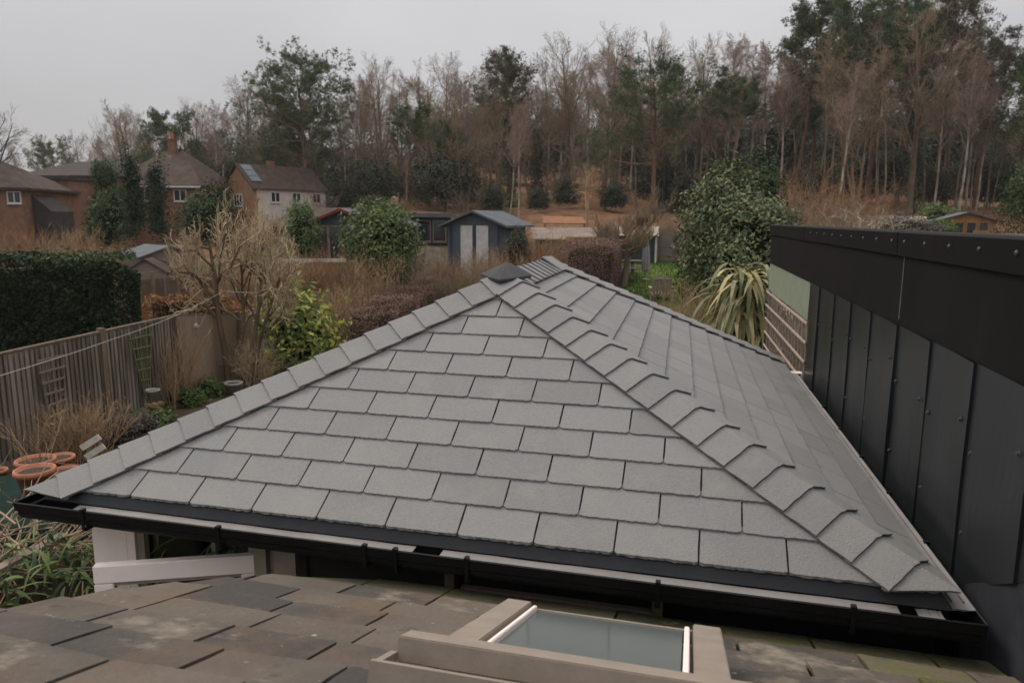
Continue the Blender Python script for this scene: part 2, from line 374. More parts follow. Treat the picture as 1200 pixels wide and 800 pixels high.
# eaves trim, gutter, guard strips
def ring(a, z):
    e = np.array([0, 0, z])
    p = [BL+np.array([-a, 0, 0])+e, FL+np.array([-a, -a, 0])+e, FR+np.array([a, -a, 0])+e, BR+np.array([a, 0, 0])+e]
    p[3] = p[2]+D*12.75*T
    return p
def sweep(prof, segs=(0, 1, 2)):
    V = [q for (a, z) in prof for q in ring(a, z)]; n = len(prof); Fq = []
    for i in range(n):
        j = (i+1) % n
        for s in segs: Fq.append((i*4+s, i*4+s+1, j*4+s+1, j*4+s))
    Fq += [tuple(i*4 for i in range(n)), tuple(i*4+3 for i in range(n))[::-1]]
    return V, Fq
tr = MB(); tr.add(*sweep([(-.03, .004), (.0, -.004), (.032, -.058), (.026, -.064), (-.006, -.014), (-.03, -.012)])); tr.build('eaves_trim', MT['slate_dark'], ext)
outer = [(.018, -.05), (.018, -.15), (.03, -.160), (.10, -.163), (.118, -.155), (.128, -.135), (.128, -.112), (.139, -.103), (.142, -.060), (.146, -.052), (.140, -.047), (.133, -.05)]
inner = [(.136, -.062), (.133, -.100), (.122, -.109), (.122, -.133), (.113, -.148), (.098, -.156), (.034, -.154), (.024, -.147), (.024, -.05)]
g = MB(); g.add(*sweep(outer+inner)); gut = g.build('gutter', MT['black_plastic'], ext)
for px in (101, 257, 427, 463, 547, 773, 1007):
    x = py(px, 640, 3.36)[0]; y = FL[1]; z = FL[2]; c = MB()
    c.box(x-.012, x+.012, y-.155, y-.125, z-.058, z-.036); c.box(x-.010, x+.010, y-.149, y-.144, z-.165, z-.05); c.box(x-.013, x+.013, y-.145, y+.02, z-.176, z-.164)
    c.build('gutter_clip', MT['black_plastic'], gut)
for s in np.arange(.7, 5.3, .75):
    p = FR+np.array([.146, 0, 0])+D*s; c = MB(); c.box(p[0]-.022, p[0]+.008, p[1]-.012, p[1]+.012, p[2]-.058, p[2]-.036); c.build('gutter_clip', MT['black_plastic'], gut)
def guard(x0, x1):
    y, z = FL[1], FL[2]; m = MB(); n = 16
    xs = np.linspace(x0, x1, n); jz = [rng.uniform(-.002, .002) for _ in xs]
    V = []; 
    for x, j in zip(xs, jz): V += [(x, y-.033, z-.066+j), (x, y-.085, z-.070+j), (x, y-.131, z-.058+j), (x, y-.131, z-.062+j), (x, y-.085, z-.074+j), (x, y-.033, z-.070+j)]
    Fq = [(i*6+a, i*6+6+a, i*6+6+(a+1) % 6, i*6+(a+1) % 6) for i in range(n-1) for a in range(6)] + [(0, 1, 2, 3, 4, 5), tuple((n-1)*6+a for a in (5, 4, 3, 2, 1, 0))]
    m.add(V, Fq); m.build('gutter_guard', MT['guard'], gut)
X = lambda px, py_: py(px, py_, 3.42)[0]
guard(X(86, 588), X(484, 645)); guard(X(516, 650), X(1056, 697)); guard(X(1078, 699), X(1108, 702))
n = 20; V = []; m = MB()
for i, s in enumerate(np.linspace(-.02, 5.3, n)):
    q = FR+D*s; V += [q+np.array([.036, 0, -.052]), q+np.array([.08, 0, -.060]), q+np.array([.131, 0, -.046]), q+np.array([.131, 0, -.052]), q+np.array([.036, 0, -.06])]
m.add(V, [(i*5+a, i*5+(a+1) % 5, i*5+5+(a+1) % 5, i*5+5+a) for i in range(n-1) for a in range(5)]+[(4, 3, 2, 1, 0)]); m.build('gutter_guard', MT['guard'], gut)
m = MB()
for a0 in (.055, .105): m.bar(FR+np.array([a0, 0, -.05])+D*.05, FR+np.array([a0, 0, -.05])+D*5.25, .006, .012)
m.build('guard_rib', MT['guard'], gut)

# walls below the eaves
m = MB(); m.box(FL[0]+.1, FR[0]-.02, 3.53, 3.56, 1.97, 2.128); m.box(FL[0]+.1, FR[0]-.02, 3.562, 3.74, 1.97, 1.985); m.build('fascia_board', MT['black_board'], ext)
m = MB(); m.box(-2.22, 1.2, 3.70, 3.80, .02, 1.968); m.build('front_wall', MT['black_board'], ext)
m = MB(); m.box(-3.83, -3.56, 3.70, 3.84, .02, 1.968); m.box(-3.552, -3.49, 3.695, 3.80, .02, 1.968); m.box(-3.49, -2.60, 3.70, 3.80, 1.90, 1.966); m.build('corner_post', MT['white_paint'], ext)
m = MB(); m.box(-3.83, -3.70, 3.842, 8.9, .02, .9); m.build('side_wall', MT['white_paint'], ext)
m = MB(); m.box(-3.83, -3.70, 3.842, 8.9, 1.93, 2.10); m.build('wall_plate', MT['white_paint'], ext)
for y_ in (4.7, 5.6, 6.5, 7.4, 8.3): MB().box(-3.82, -3.71, y_-.04, y_+.04, .902, 1.928).build('window_mullion', MT['white_paint'], ext)
m = MB(); m.box(-3.69, 1.2, 8.85, 8.98, .02, 2.1); m.build('back_wall', MT['white_paint'], ext)
m = MB(); m.box(-3.69, 1.2, 5.6, 5.62, .02, 1.96); m.build('inner_wall', MT['black_board'], ext)
m = MB(); m.box(-2.585, -2.50, 3.66, 3.79, .02, 1.968); m.box(-2.445, -2.30, 3.665, 3.79, .02, 1.968); m.box(-2.495, -2.45, 3.70, 3.78, .02, 1.968); m.build('door_jamb', MT['taupe'], ext)
# fixed window with its panes
wnd = MB(); wnd.box(-3.488, -2.60, 3.71, 3.79, .84, .898); wnd.box(-3.488, -3.43, 3.71, 3.79, .897, 1.898); wnd.box(-2.93, -2.90, 3.72, 3.78, .897, 1.898); wnd.box(-2.655, -2.60, 3.71, 3.79, .897, 1.898)
wnd = wnd.build('window', MT['taupe'], ext)
gm = bpy.data.materials.new('clear_pane'); gm.use_nodes = True; t_ = gm.node_tree; t_.nodes.clear()
o_ = t_.nodes.new('ShaderNodeOutputMaterial'); a_ = t_.nodes.new('ShaderNodeBsdfTransparent'); b_ = t_.nodes.new('ShaderNodeBsdfGlossy'); ms = t_.nodes.new('ShaderNodeMixShader'); fr = t_.nodes.new('ShaderNodeFresnel')
a_.inputs['Color'].default_value = (.8, .85, .82, 1); b_.inputs['Roughness'].default_value = .02; fr.inputs['IOR'].default_value = 1.45
t_.links.new(fr.outputs[0], ms.inputs[0]); t_.links.new(a_.outputs[0], ms.inputs[1]); t_.links.new(b_.outputs[0], ms.inputs[2]); t_.links.new(ms.outputs[0], o_.inputs[0]); MT['pane'] = gm
for x0, x1 in ((-3.428, -2.932), (-2.898, -2.657)): MB().box(x0, x1, 3.748, 3.754, .9, 1.896).build('pane', MT['pane'], wnd)
# opened casement leaning out over the old slates
hz = np.array([-2.571, 3.703, 0]); fe = np.array([-3.441, 3.316, 0]); ax = (fe-hz)/np.linalg.norm(fe-hz); nrm = np.array([ax[1], -ax[0], 0]); Lc = np.linalg.norm(fe-hz)
if nrm[1] > 0: nrm = -nrm
def cas(m, s0, s1, z0, z1, d0=-.03, d1=.03):
    P = [hz+ax*s+nrm*d for s, d in ((s0, d0), (s1, d0), (s1, d1), (s0, d1))]
    return m.prism([p+np.array([0, 0, z0]) for p in P], (0, 0, z1-z0))
m = MB(); cas(m, 0, Lc, 1.685, 1.80); cas(m, 0, .11, .7, 1.682); cas(m, Lc-.11, Lc, .7, 1.682); cas(m, .13, Lc-.13, .7, .83)
sash = m.build('open_casement', MT['white_paint'], ext, bevel=.006)
m = MB(); cas(m, .11, Lc-.11, 1.665, 1.682, -.02, .02); m.build('bead', MT['taupe'], sash)
m = MB(); cas(m, .11, Lc-.11, .83, 1.663, -.004, .004); m.build('pane', MT['pane'], sash)
m = MB(); m.bar((-1.242, 3.675, 1.762), (-.175, 3.675, 1.766), .04, .045); m.build('sill_rail', MT['taupe'], ext)
for x in (-1.293, -.14): MB().box(x-.028, x+.028, 3.61, 3.695, 1.70, 1.93).build('post', MT['old_wood_post'], ext)

# ================================================================== the black clad building with its parapet
W0 = np.array([1.379, 3.5, 0]); NW = np.array([1, .0273, 0]); NW /= np.linalg.norm(NW)
def wp(Y, off, z): q = W0 + D*((Y-3.5)/D[1]) + NW*off; return np.array([q[0], q[1], z])
blk = thing('flat_roof_building', 'black clad flat roofed building with charcoal metal panels beside the slate roof', 'building', tuple(wp(6, .2, 0)))
def wbox(m, Y0, Y1, o0, o1, z0, z1): return m.prism([wp(Y0, o0, z0), wp(Y1, o0, z0), wp(Y1, o1, z0), wp(Y0, o1, z0)], (0, 0, z1-z0))
ZT = 3.785
m = MB(); wbox(m, .2, 8.9, .03, 5, 0, ZT-.16); m.build('wall', MT['wall_black'], blk)
m = MB(); wbox(m, 8.902, 13.0, .05, .30, 2.76, ZT-.16); wbox(m, 8.902, 13.0, 3.0, 5, 0, ZT-.16); wbox(m, 12.9, 12.99, .02, .06, 0, 2.76); m.build('carport_beam', MT['wall_black'], blk)
m = MB(); wbox(m, .3, 12.9, .28, 4.9, ZT-.159, ZT-.12); m.build('roof', MT['lead'], blk)
for Y0, Y1 in ((.2, 5.52), (5.535, 9.49), (9.505, 13.02)):       # coping lengths with an open joint
    m = MB(); z1, z0 = ZT, ZT-.165
    m.prism([wp(Y0, -.022, z0), wp(Y0, -.03, z1-.012), wp(Y0, -.018, z1), wp(Y0, .34, z1-.006), wp(Y0, .35, z1-.04), wp(Y0, .0, z1-.05), wp(Y0, -.012, z0)], wp(Y1, 0, 0)-wp(Y0, 0, 0))
    cp = m.build('coping', MT['wall_black'], blk)
    for Y in np.arange(Y0+.12, min(Y1, 9.4), .42):
        MB().lathe([(.013, 0), (.013, .004), (.008, .010), (.0005, .011)], tuple(org(cp)), 8).build('screw', MT['screw'], cp)
        o = bpy.data.objects[-1] if False else cp.children[-1]; o.rotation_euler = (0, -math.pi/2, 0); o.location = Vector(wp(Y, -.027, ZT-.07))-Vector(org(cp))
for Y0, Y1 in ((.2, 5.42), (5.432, 13.0)):
    m = MB(); wbox(m, Y0, Y1, .0, .03, 3.15, ZT-.152); m.build('fascia_board', MT['wall_black'], blk)
m = MB(); m.bar(wp(5.426, -.001, 3.19), wp(5.426, -.001, 3.62), .005, .004, up=(1, 0, 0)); m.build('sealant_strip', MT['sealant'], blk)
m = MB(); wbox(m, 8.95, 12.97, .008, .022, 2.70, 3.148); m.build('green_board', MT['green_panel'], blk)
# metal panels: slightly dished sheets with a lapped edge
seams = [8.94, 8.294, 7.523, 6.813, 6.117, 5.405, 4.72, 4.05, 3.38, 2.7, 2.0]
for i in range(len(seams)-1):
    Y1, Y0 = seams[i], seams[i+1]; nu, nv = 9, 14; V = []; ph_ = rng.uniform(0, 6)
    for b2 in range(nv+1):
        for a2 in range(nu+1):
            fu, fv = a2/nu, b2/nv; Y = Y1+(Y0-Y1)*fu
            zb = 1.75 if Y > 3.9 else 1.75+(3.9-Y)*.5+.28
            zb = 1.98 if Y > 3.86 else 2.05+(3.86-Y)*.55
            if Y > 4.8: zb = 1.7
            z = zb+(3.152-zb)*fv
            bow = .010*math.sin(math.pi*fu) * math.exp(-((fv-.28-.06*math.sin(ph_+i))/.16)**2) + .004*math.sin(2*math.pi*fu+ph_)*math.exp(-((fv-.5)/.3)**2)
            lap = -.004 - .014*fu**3
            V.append(wp(Y-.012*fu, lap-bow*1.6, z))
    q = [(b2*(nu+1)+a2, b2*(nu+1)+a2+1, (b2+1)*(nu+1)+a2+1, (b2+1)*(nu+1)+a2) for b2 in range(nv) for a2 in range(nu)]
    n0 = len(V); edge = [b2*(nu+1)+nu for b2 in range(nv+1)]      # return lip at the lapped edge
    V += [np.array(V[e])+NW*.026 for e in edge]; q += [(edge[j], edge[j+1], n0+j+1, n0+j) for j in range(nv)]
    m = MB(); m.add(V, q); pn = m.build('cladding_panel', MT['wall_panel'], blk, smooth=False)
    for Y, z in ((Y1-.07, 2.80+rng.uniform(-.1, .05)), (Y0+.07, 2.88+rng.uniform(-.1, .05)), (Y1-.07, 2.26+rng.uniform(-.1, .08))):
        if z < (1.75 if Y > 4.8 else 2.05 if Y > 3.86 else 2.1+(3.86-Y)*.55)+.06: continue
        s_ = MB().lathe([(.015, 0), (.015, .003), (.010, .004), (.010, .011), (.0005, .012)], tuple(org(pn)), 8).build('screw', MT['screw'], pn)
        s_.rotation_euler = (0, -math.pi/2, 0); s_.location = Vector(wp(Y, -.020 if Y < (Y0+Y1)/2 else -.007, z))-Vector(org(pn))
m = MB(); V = []; 
for i, Y in enumerate(np.linspace(1.9, 3.86, 10)):
    for z in (1.55, 1.8, 2.06+(3.86-Y)*.55): V.append(wp(Y, -.004-.006*math.sin(i*2.1+z*7), z))
m.add(V, [(i*3+j, i*3+j+1, i*3+j+4, i*3+j+3) for i in range(9) for j in range(2)]); m.build('lead_flashing', MT['lead'], blk, smooth=True)
# white trellis hung in the open bay
trl = thing('trellis', 'weathered whitish wooden trellis below the green board of the black building', 'trellis', tuple(wp(10.8, .0, 1.8)))
for i in range(5):
    z = 2.68-.225*i; m = MB(); m.bar(wp(8.82, -.03, z+.01), wp(12.9, -.03, z), .014, .028); m.build('rail', MT['trellis_white'], trl)
for i, Y in enumerate(np.arange(8.86, 12.9, .27)):
    m = MB(); m.bar(wp(Y, -.012, 1.75), wp(Y+rng.uniform(-.02, .02), -.012, 2.70), .024, .012, up=(0, 1, 0)); m.build('slat', MT['trellis_white'], trl)

# ================================================================== the old slate lean-to roof under the window
lean = thing('lean_to_roof', 'old weathered brown slate lean-to roof with lichen and moss', 'roof', (-.6, 2.4, 0))
PH = R(20); E0 = np.array([0, 3.235, 1.92]); uL = np.array([-1., 0, 0]); vL = np.array([0, -math.cos(PH), math.sin(PH)]); nL = np.array([0, math.sin(PH), math.cos(PH)])
def lp(x, v, h=0): return E0+uL*(-x)+vL*v+nL*h
polyL = [(-1.36, -.40), (1.43, -.40), (2.17, .04), (2.43, .8), (2.55, 2.9), (-1.36, 2.9)]
m = MB(); m.add([lp(-a, b2, -.006) for a, b2 in polyL]+[lp(-a, b2, -.12) for a, b2 in polyL], [(0, 1, 2, 3, 4, 5), (11, 10, 9, 8, 7, 6)]+[(i, i+6, (i+1) % 6+6, (i+1) % 6) for i in range(6)])
deck = m.build('deck', MT['underlay'], lean)
rg = random.Random(11); jcache = {}
def jl(k):
    if k not in jcache:
        x = -1.7+rg.uniform(0, .3); l = [x]
        while x < 2.9: x += rg.uniform(.40, .52); l.append(x)
        if k == 6: l = [-1.7, -1.2, -.72, -.25, .2, .6, 1.03, 1.477, 1.943, 2.4, 2.9]
        if k == 5: l = [-1.5, -1.0, -.55, -.1, .35, .8, 1.2, 1.64, 2.1, 2.6]
        jcache[k] = l
    return jcache[k]
def mL(a, vb):
    if vb < -.2: return MT['moss_slate']
    if a < -.62 and vb < .3: return rg.choice([MT['red_slate'], MT['old_slate'], MT['moss_slate']])
    return MT['old_slate']
lay(deck, 'slate', E0, uL, vL, nL, jl, .28, range(0, 12), polyL, rg, mL, thick=.020, lift=.014, rag=.012, gap=.010, over=.05, v0=-.275-.0, jit=.016)
lay(deck, 'slate', E0, uL, vL, nL, lambda k: [-1.4, -.9, -.5, -.05, .4, .8, 1.3, 1.7], .2, range(1), polyL, rg, lambda a, b2: MT['moss_slate'], thick=.012, lift=.002, rag=.02, gap=.01, v0=-.40)
MB().box(-2.2, 1.3, .2, 3.3, .0, 1.3).build('wall_below', MT['black_board'], lean)

# roof window in the old slates
rw = thing('roof_window', 'taupe framed roof window with glass coloured like reflected sky set in the old slates', 'window', tuple(lp(-.3, 1.1, 0)))
def rbox(m, x0, x1, v0, v1, h0, h1): return m.prism([lp(x0, v0, h0), lp(x1, v0, h0), lp(x1, v1, h0), lp(x0, v1, h0)], nL*(h1-h0))
m = MB(); rbox(m, -.70, .13, .64, 1.58, .0, .095); m.build('kerb', MT['taupe'], rw)
m = MB(); rbox(m, -.72, -.615, .60, 1.40, .10, .172); m.build('jamb', MT['taupe'], rw, bevel=.004)
m = MB(); rbox(m, .035, .14, .60, 1.40, .10, .172); m.build('jamb', MT['taupe'], rw, bevel=.004)
m = MB(); rbox(m, -.84, .20, 1.402, 1.50, .10, .176); m.build('head_rail', MT['taupe'], rw, bevel=.004)
m = MB(); rbox(m, -.613, .033, .61, .635, .10, .150); m.build('foot_rail', MT['taupe'], rw)
for x0, x1 in ((-.600, -.583), (.003, .022)): m = MB(); rbox(m, x0, x1, .64, 1.398, .12, .166); m.build('bead', MT['white_paint'], rw, bevel=.003)
m = MB(); rbox(m, -.582, -.003, .637, 1.398, .138, .146); m.build('pane', MT['sky_glass'], rw)
m = MB(); rbox(m, -.86, .22, 1.63, 1.652, .0, .135); rbox(m, -.86, -.838, 1.50, 1.628, .0, .13); m.build('cover_box', MT['taupe'], rw)
m = MB(); rbox(m, -.86, .22, 1.652, 2.0, .0, .05); m.build('flashing', MT['lead'], rw)
# ================================================================== terrain
def _sm(t): t = np.clip(t, 0, 1); return t*t*(3-2*t)
def ground_z(x, y):
    x = np.asarray(x, float); y = np.asarray(y, float); d = depth_of(x, y); s = side_of(x, y)
    g1 = np.interp(d, [0, 24, 32, 48, 62, 80, 120, 180, 400], [0, 0, .75, 1.9, 4.2, 5.8, 10.5, 20, 24])
    g2 = np.interp(d, [0, 24, 60, 90, 130, 180, 400], [0, 0, 1.6, 3.4, 6, 8, 10])
    w_ = _sm((s+24)/14); z = w_*g1+(1-w_)*g2
    z = z+np.interp(d, [18, 22, 33, 46, 60], [0, .25, 1.15, .9, 0])*_sm((s+1)/4)*_sm((22-s)/8)
    far = _sm((d-26)/20)
    return z + far*(.25*np.sin(x*.31+y*.17)+.15*np.sin(x*.77-y*.53))
def gz(p): return float(ground_z(p[0], p[1]))
def on(px, d, dz=0.):
    """a spot on the ground seen in photograph column px at depth d"""
    q = pd(px, 300, d); return np.array([q[0], q[1], gz(q)+dz])
ds = np.concatenate([np.linspace(-40, 0, 6), np.linspace(2, 30, 40), np.linspace(31, 130, 90), np.linspace(135, 330, 22)])
ss = np.concatenate([np.linspace(-330, -95, 20), np.linspace(-90, 90, 150), np.linspace(95, 330, 20)])
DD, SS = np.meshgrid(ds, ss, indexing='ij'); GX = DD*FX + SS*FY; GY = DD*FY - SS*FX
nx_, ny_ = DD.shape; idx = np.arange(nx_*ny_).reshape(nx_, ny_)
V = np.stack([GX, GY, ground_z(GX, GY)], -1).reshape(-1, 3)
F = np.stack([idx[:-1, :-1], idx[:-1, 1:], idx[1:, 1:], idx[1:, :-1]], -1).reshape(-1, 4)[:, ::-1]
MT['soil'] = material('garden_soil', (.085, .06, .04), (.045, .034, .024), 1.3, 8, .95, .6, 8, .1,
    extra=[((.05, .07, .02), .35, .50, .62), ((.12, .075, .04), .9, .55, .75)])
gr = tag(vobj('ground', V, F, MT['soil'], None, True), kind='structure')
MT['litter'] = material('leaf_litter', (.20, .105, .058), (.10, .058, .036), 1.1, 8, .95, .6, 6, .05, extra=[((.06, .07, .03), .25, .56, .66)])
gr.data.materials.append(MT['litter'])
fc = V[F].mean(1); dn_ = depth_of(fc[:, 0], fc[:, 1]); sn_ = side_of(fc[:, 0], fc[:, 1]); gr.data.polygons.foreach_set('material_index', ((dn_ > 49+1.5*np.sin(sn_*.4)) & (sn_ > -26)).astype(np.int32))

# ================================================================== materials for the gardens
MT['fence'] = material('weathered_fence', (.235, .195, .155), (.115, .096, .076), 9, 5, .9, .4, 50, .1, rand=.4, stretch=(1, 1, .12), extra=[((.10, .10, .07), 1.1, .55, .75)])
MT['bark_fence'] = material('fence_back', (.05, .04, .032), None, 9, 4, .95)
MT['fence_far'] = material('pale_fence', (.26, .195, .14), (.17, .13, .095), 7, 5, .9, .2, 40, .1, rand=.4, stretch=(1, 1, .15))
MT['post_wood'] = material('fence_post', (.20, .15, .11), (.12, .09, .065), 14, 4, .9, .3, 40, .1, stretch=(1, 1, .2))
MT['brick'] = material('red_brick', (.215, .118, .078), (.15, .08, .055), 3, 8, .9, .2, 12, .1)
MT['brick_orange'] = material('orange_brick', (.29, .168, .10), (.22, .125, .075), 2, 8, .9, .2, 12, .1)
MT['roof_brown'] = material('brown_roof_tile', (.078, .056, .045), (.05, .037, .031), 1.6, 8, .9, .5, 6, .1, extra=[((.16, .12, .09), .8, .6, .8)])
MT['roof_dark'] = material('dark_roof_tile', (.062, .05, .046), (.04, .034, .032), 1.6, 8, .9, .4, 6, .1)
MT['felt'] = material('grey_felt', (.115, .125, .135), (.085, .09, .10), 2, 6, .9, .2, 10, .1)
MT['white_render'] = material('white_render', (.52, .47, .42), (.43, .39, .35), 2, 5, .9)
MT['frame_white'] = material('white_window_frame', (.55, .53, .5), None, 5, 2, .6)
MT['blue_board'] = material('dark_blue_boards', (.035, .05, .07), (.025, .036, .052), 3, 4, .7)
MT['grey_blue'] = material('grey_blue_boards', (.085, .10, .115), (.065, .08, .09), 3, 4, .75, stretch=(1, 1, .2))
MT['black_shed'] = material('black_shed_boards', (.018, .02, .022), None, 3, 4, .7)
MT['shed_wood'] = material('silvered_shed_boards', (.22, .175, .145), (.15, .115, .095), 4, 6, .9, .2, 30, .1, stretch=(.3, .3, 3))
MT['dark_slat'] = material('dark_brown_slats', (.13, .088, .062), (.085, .058, .042), 6, 5, .9)
MT['orange_wood'] = material('orange_cedar', (.34, .18, .075), (.26, .13, .055), 3, 5, .8)
MT['green_shed'] = material('green_shed_boards', (.045, .06, .05), (.03, .042, .035), 3, 5, .8, stretch=(.3, .3, 4))
MT['rust'] = material('rusty_sheet', (.25, .10, .05), (.17, .075, .04), 3, 6, .9)
MT['red_trim'] = material('dark_red_trim', (.16, .028, .02), None, 3, 2, .7)
MT['solar'] = material('solar_panel', (.15, .17, .19), (.11, .13, .15), 5, 2, .2, spec=.6)
MT['lichen_roof'] = material('pale_corrugated_roof', (.33, .285, .22), (.16, .135, .10), 3, 7, .9)
MT['terracotta'] = material('terracotta', (.36, .155, .095), (.28, .115, .07), 9, 5, .85, .1, 30, .15, extra=[((.45, .33, .26), 7, .6, .78)])
MT['tarp'] = material('green_tarpaulin', (.008, .022, .017), (.005, .015, .012), 4, 5, .8, .15, 14, .06, extra=[((.05, .055, .045), 8, .66, .8)])
MT['grey_stone'] = material('grey_stone', (.30, .28, .25), (.2, .185, .165), 12, 5, .9, .3, 40)
MT['pot_soil'] = material('potting_soil', (.045, .033, .025), (.025, .019, .015), 30, 5, .95, .5, 60)
MT['line'] = material('white_line', (.42, .40, .37), None, 10, 2, .8)
MT['green_trellis'] = material('green_stained_batten', (.15, .155, .075), (.10, .105, .05), 14, 4, .85)
MT['old_batten'] = material('grey_batten', (.20, .165, .13), (.13, .105, .085), 14, 4, .9)
MT['pale_slat'] = material('pale_slat', (.55, .52, .46), (.42, .39, .33), 14, 4, .8)
MT['blue_cloth'] = material('blue_grey_cloth', (.20, .25, .32), (.14, .18, .24), 6, 4, .9)
MT['lilac_cloth'] = material('lilac_cloth', (.36, .34, .38), (.28, .26, .30), 6, 4, .9)
MT['lawn'] = material('lawn_turf', (.11, .15, .03), (.075, .10, .025), 2, 6, .95, .5, 20, .05)

# ================================================================== boundary fence on the left
def fx(Y): return -10.116-.12*(Y-8.44)
def ftop(Y): return float(np.interp(Y, [6, 12.88, 15.4, 40], [1.82, 1.82, 1.52, 1.56]))
rf = random.Random(3)
fen = thing('board_fence', 'tall weathered grey closeboard fence standing below the clipped dark hedge', 'fence', (fx(9.5), 9.5, 0))
Y = 6.6; bm_ = []
while Y < 12.8:
    bwd = rf.uniform(.098, .108); m = MB(); z1 = 1.80+rf.uniform(-.008, .004); a, b2 = .012, .024
    x = fx(Y+bwd/2)
    m.prism([(x-.006, Y, .05), (x+.034+rf.uniform(0, .010), Y, .05), (x+.006+rf.uniform(0, .004), Y+bwd-.016, .05), (x-.006, Y+bwd-.016, .05)], (rf.uniform(-.004, .004), rf.uniform(-.006, .006), z1-.05))
    m.build('board', MT['fence'], fen); Y += bwd
m = MB(); m.bar((fx(6.6)-.03, 6.6, .95), (fx(12.86)-.03, 12.86, .95), .03, 1.6); m.build('back_rail', MT['bark_fence'], fen)
m = MB(); m.bar((fx(6.6)+.015, 6.6, 1.835), (fx(12.86)+.015, 12.86, 1.835), .06, .03); m.build('capping_rail', MT['post_wood'], fen)
m = MB(); m.bar((fx(6.6)+.008, 6.6, .10), (fx(12.86)+.008, 12.86, .10), .05, .16); m.build('gravel_board', MT['post_wood'], fen)
for Y in (7.75, 10.6, 12.87):
    MB().box(fx(Y)-.03, fx(Y)+.07, Y-.05, Y+.05, 0, 1.90 if Y < 11 else 1.86).build('post', MT['post_wood'], fen)
fb = thing('panel_fence', 'lower pale timber panel fence running on past the twiggy tree to the clipped laurel', 'fence', (fx(20), 20, 0))
pts = [12.93, 15.4, 17.8, 20.2, 22.5, 24.8, 27.1, 29.4, 31.7, 34]
for Y0, Y1 in zip(pts[:-1], pts[1:]):
    n = 18      # boards of one bay, each a few pixels wide
    m = MB(); V = []; Fq = []
    for i in range(n):
        ya, yb = Y0+.06+(Y1-Y0-.12)*i/n, Y0+.06+(Y1-Y0-.12)*(i+1)/n
        xa, xb = fx(ya)+rf.uniform(0, .006), fx(yb)+.016+rf.uniform(0, .006)
        g = max(0, gz((xa, ya)))
        b0 = len(V); V += [(xa, ya, g+.03), (xb, yb, g+.03), (xb, yb, ftop(yb)+g*.6), (xa, ya, ftop(ya)+g*.6)]
        Fq.append((b0, b0+1, b0+2, b0+3))
        if i: Fq.append((b0-3, b0, b0+3, b0-2))
    k = len(V); V2 = [(x-.05, y, z) for x, y, z in V]; V += V2
    Fq += [tuple(j+k for j in f[::-1]) for f in Fq]+[(2, 3, 3+k, 2+k)]
    m.add(V, Fq); m.build('fence_panel', MT['fence_far'], fb)
    m = MB(); g0, g1 = gz((fx(Y0), Y0))*.6, gz((fx(Y1), Y1))*.6
    m.bar((fx(Y0)-.02, Y0+.06, ftop(Y0)+g0+.018), (fx(Y1)-.02, Y1-.06, ftop(Y1)+g1+.018), .07, .025); m.build('capping_rail', MT['post_wood'], fb)
for Y in pts[1:]:
    g = gz((fx(Y), Y)); MB().box(fx(Y)-.06, fx(Y)+.05, Y-.05, Y+.05, g-.1, g*.6+ftop(Y)+.08).build('post', MT['post_wood'], fb)

# ================================================================== houses and sheds
def frame_at(p, rot): return Matrix.Translation(Vector(p)) @ Matrix.Rotation(rot, 4, 'Z')
def mroof(root, M, w_, l, hw, hr, mat, ridge='y', ov=.3, th=.14, name='roof'):
    """gable roof as one bent shell"""
    m = MB(M)
    if ridge == 'y':
        h = w_/2; sl = (hr-hw)/h; e = h+ov
        pr = [(-e, -ov, hw-sl*ov), (0, -ov, hr), (e, -ov, hw-sl*ov), (e, -ov, hw-sl*ov+th), (0, -ov, hr+th), (-e, -ov, hw-sl*ov+th)]
        m.prism(pr, (0, l+2*ov, 0))
    else:
        h = l/2; sl = (hr-hw)/h; e = h+ov
        pr = [(-w_/2-ov, h-e, hw-sl*ov), (-w_/2-ov, h, hr), (-w_/2-ov, h+e, hw-sl*ov), (-w_/2-ov, h+e, hw-sl*ov+th), (-w_/2-ov, h, hr+th), (-w_/2-ov, h-e, hw-sl*ov+th)]
        m.prism(pr, (w_+2*ov, 0, 0))
    return m.build(name, mat, root)
def mwall(root, M, w_, l, hw, hr, mat, ridge='y', z0=-1.5):
    m = MB(M)
    if ridge == 'y': m.prism([(-w_/2, 0, z0), (w_/2, 0, z0), (w_/2, 0, hw), (0, 0, hr), (-w_/2, 0, hw)], (0, l, 0))
    elif ridge == 'x': m.prism([(-w_/2, 0, z0), (-w_/2, l, z0), (-w_/2, l, hw), (-w_/2, l/2, hr), (-w_/2, 0, hw)], (w_, 0, 0))
    else: m.box(-w_/2, w_/2, 0, l, z0, hw)
    return m.build('wall', mat, root)
def mhip(root, M, w_, l, hw, hr, mat, rl, ov=.4, along='x', th=.15):
    m = MB(M); x, y0, y1 = w_/2+ov, -ov, l+ov
    if along == 'x': a, b2 = (-rl/2, l/2, hr), (rl/2, l/2, hr)
    else: a, b2 = (0, l/2-rl/2, hr), (0, l/2+rl/2, hr)
    V = [(-x, y0, hw), (x, y0, hw), (x, y1, hw), (-x, y1, hw), (-x, y0, hw-th), (x, y0, hw-th), (x, y1, hw-th), (-x, y1, hw-th), a, b2]
    if along == 'x': Fq = [(0, 1, 9, 8), (1, 2, 9), (2, 3, 8, 9), (3, 0, 8)]
    else: Fq = [(0, 1, 8), (1, 2, 9, 8), (2, 3, 9), (3, 0, 8, 9)]
    m.add(V, Fq+[(0, 4, 5, 1), (1, 5, 6, 2), (2, 6, 7, 3), (3, 7, 4, 0), (7, 6, 5, 4)])
    return m.build('roof', mat, root)
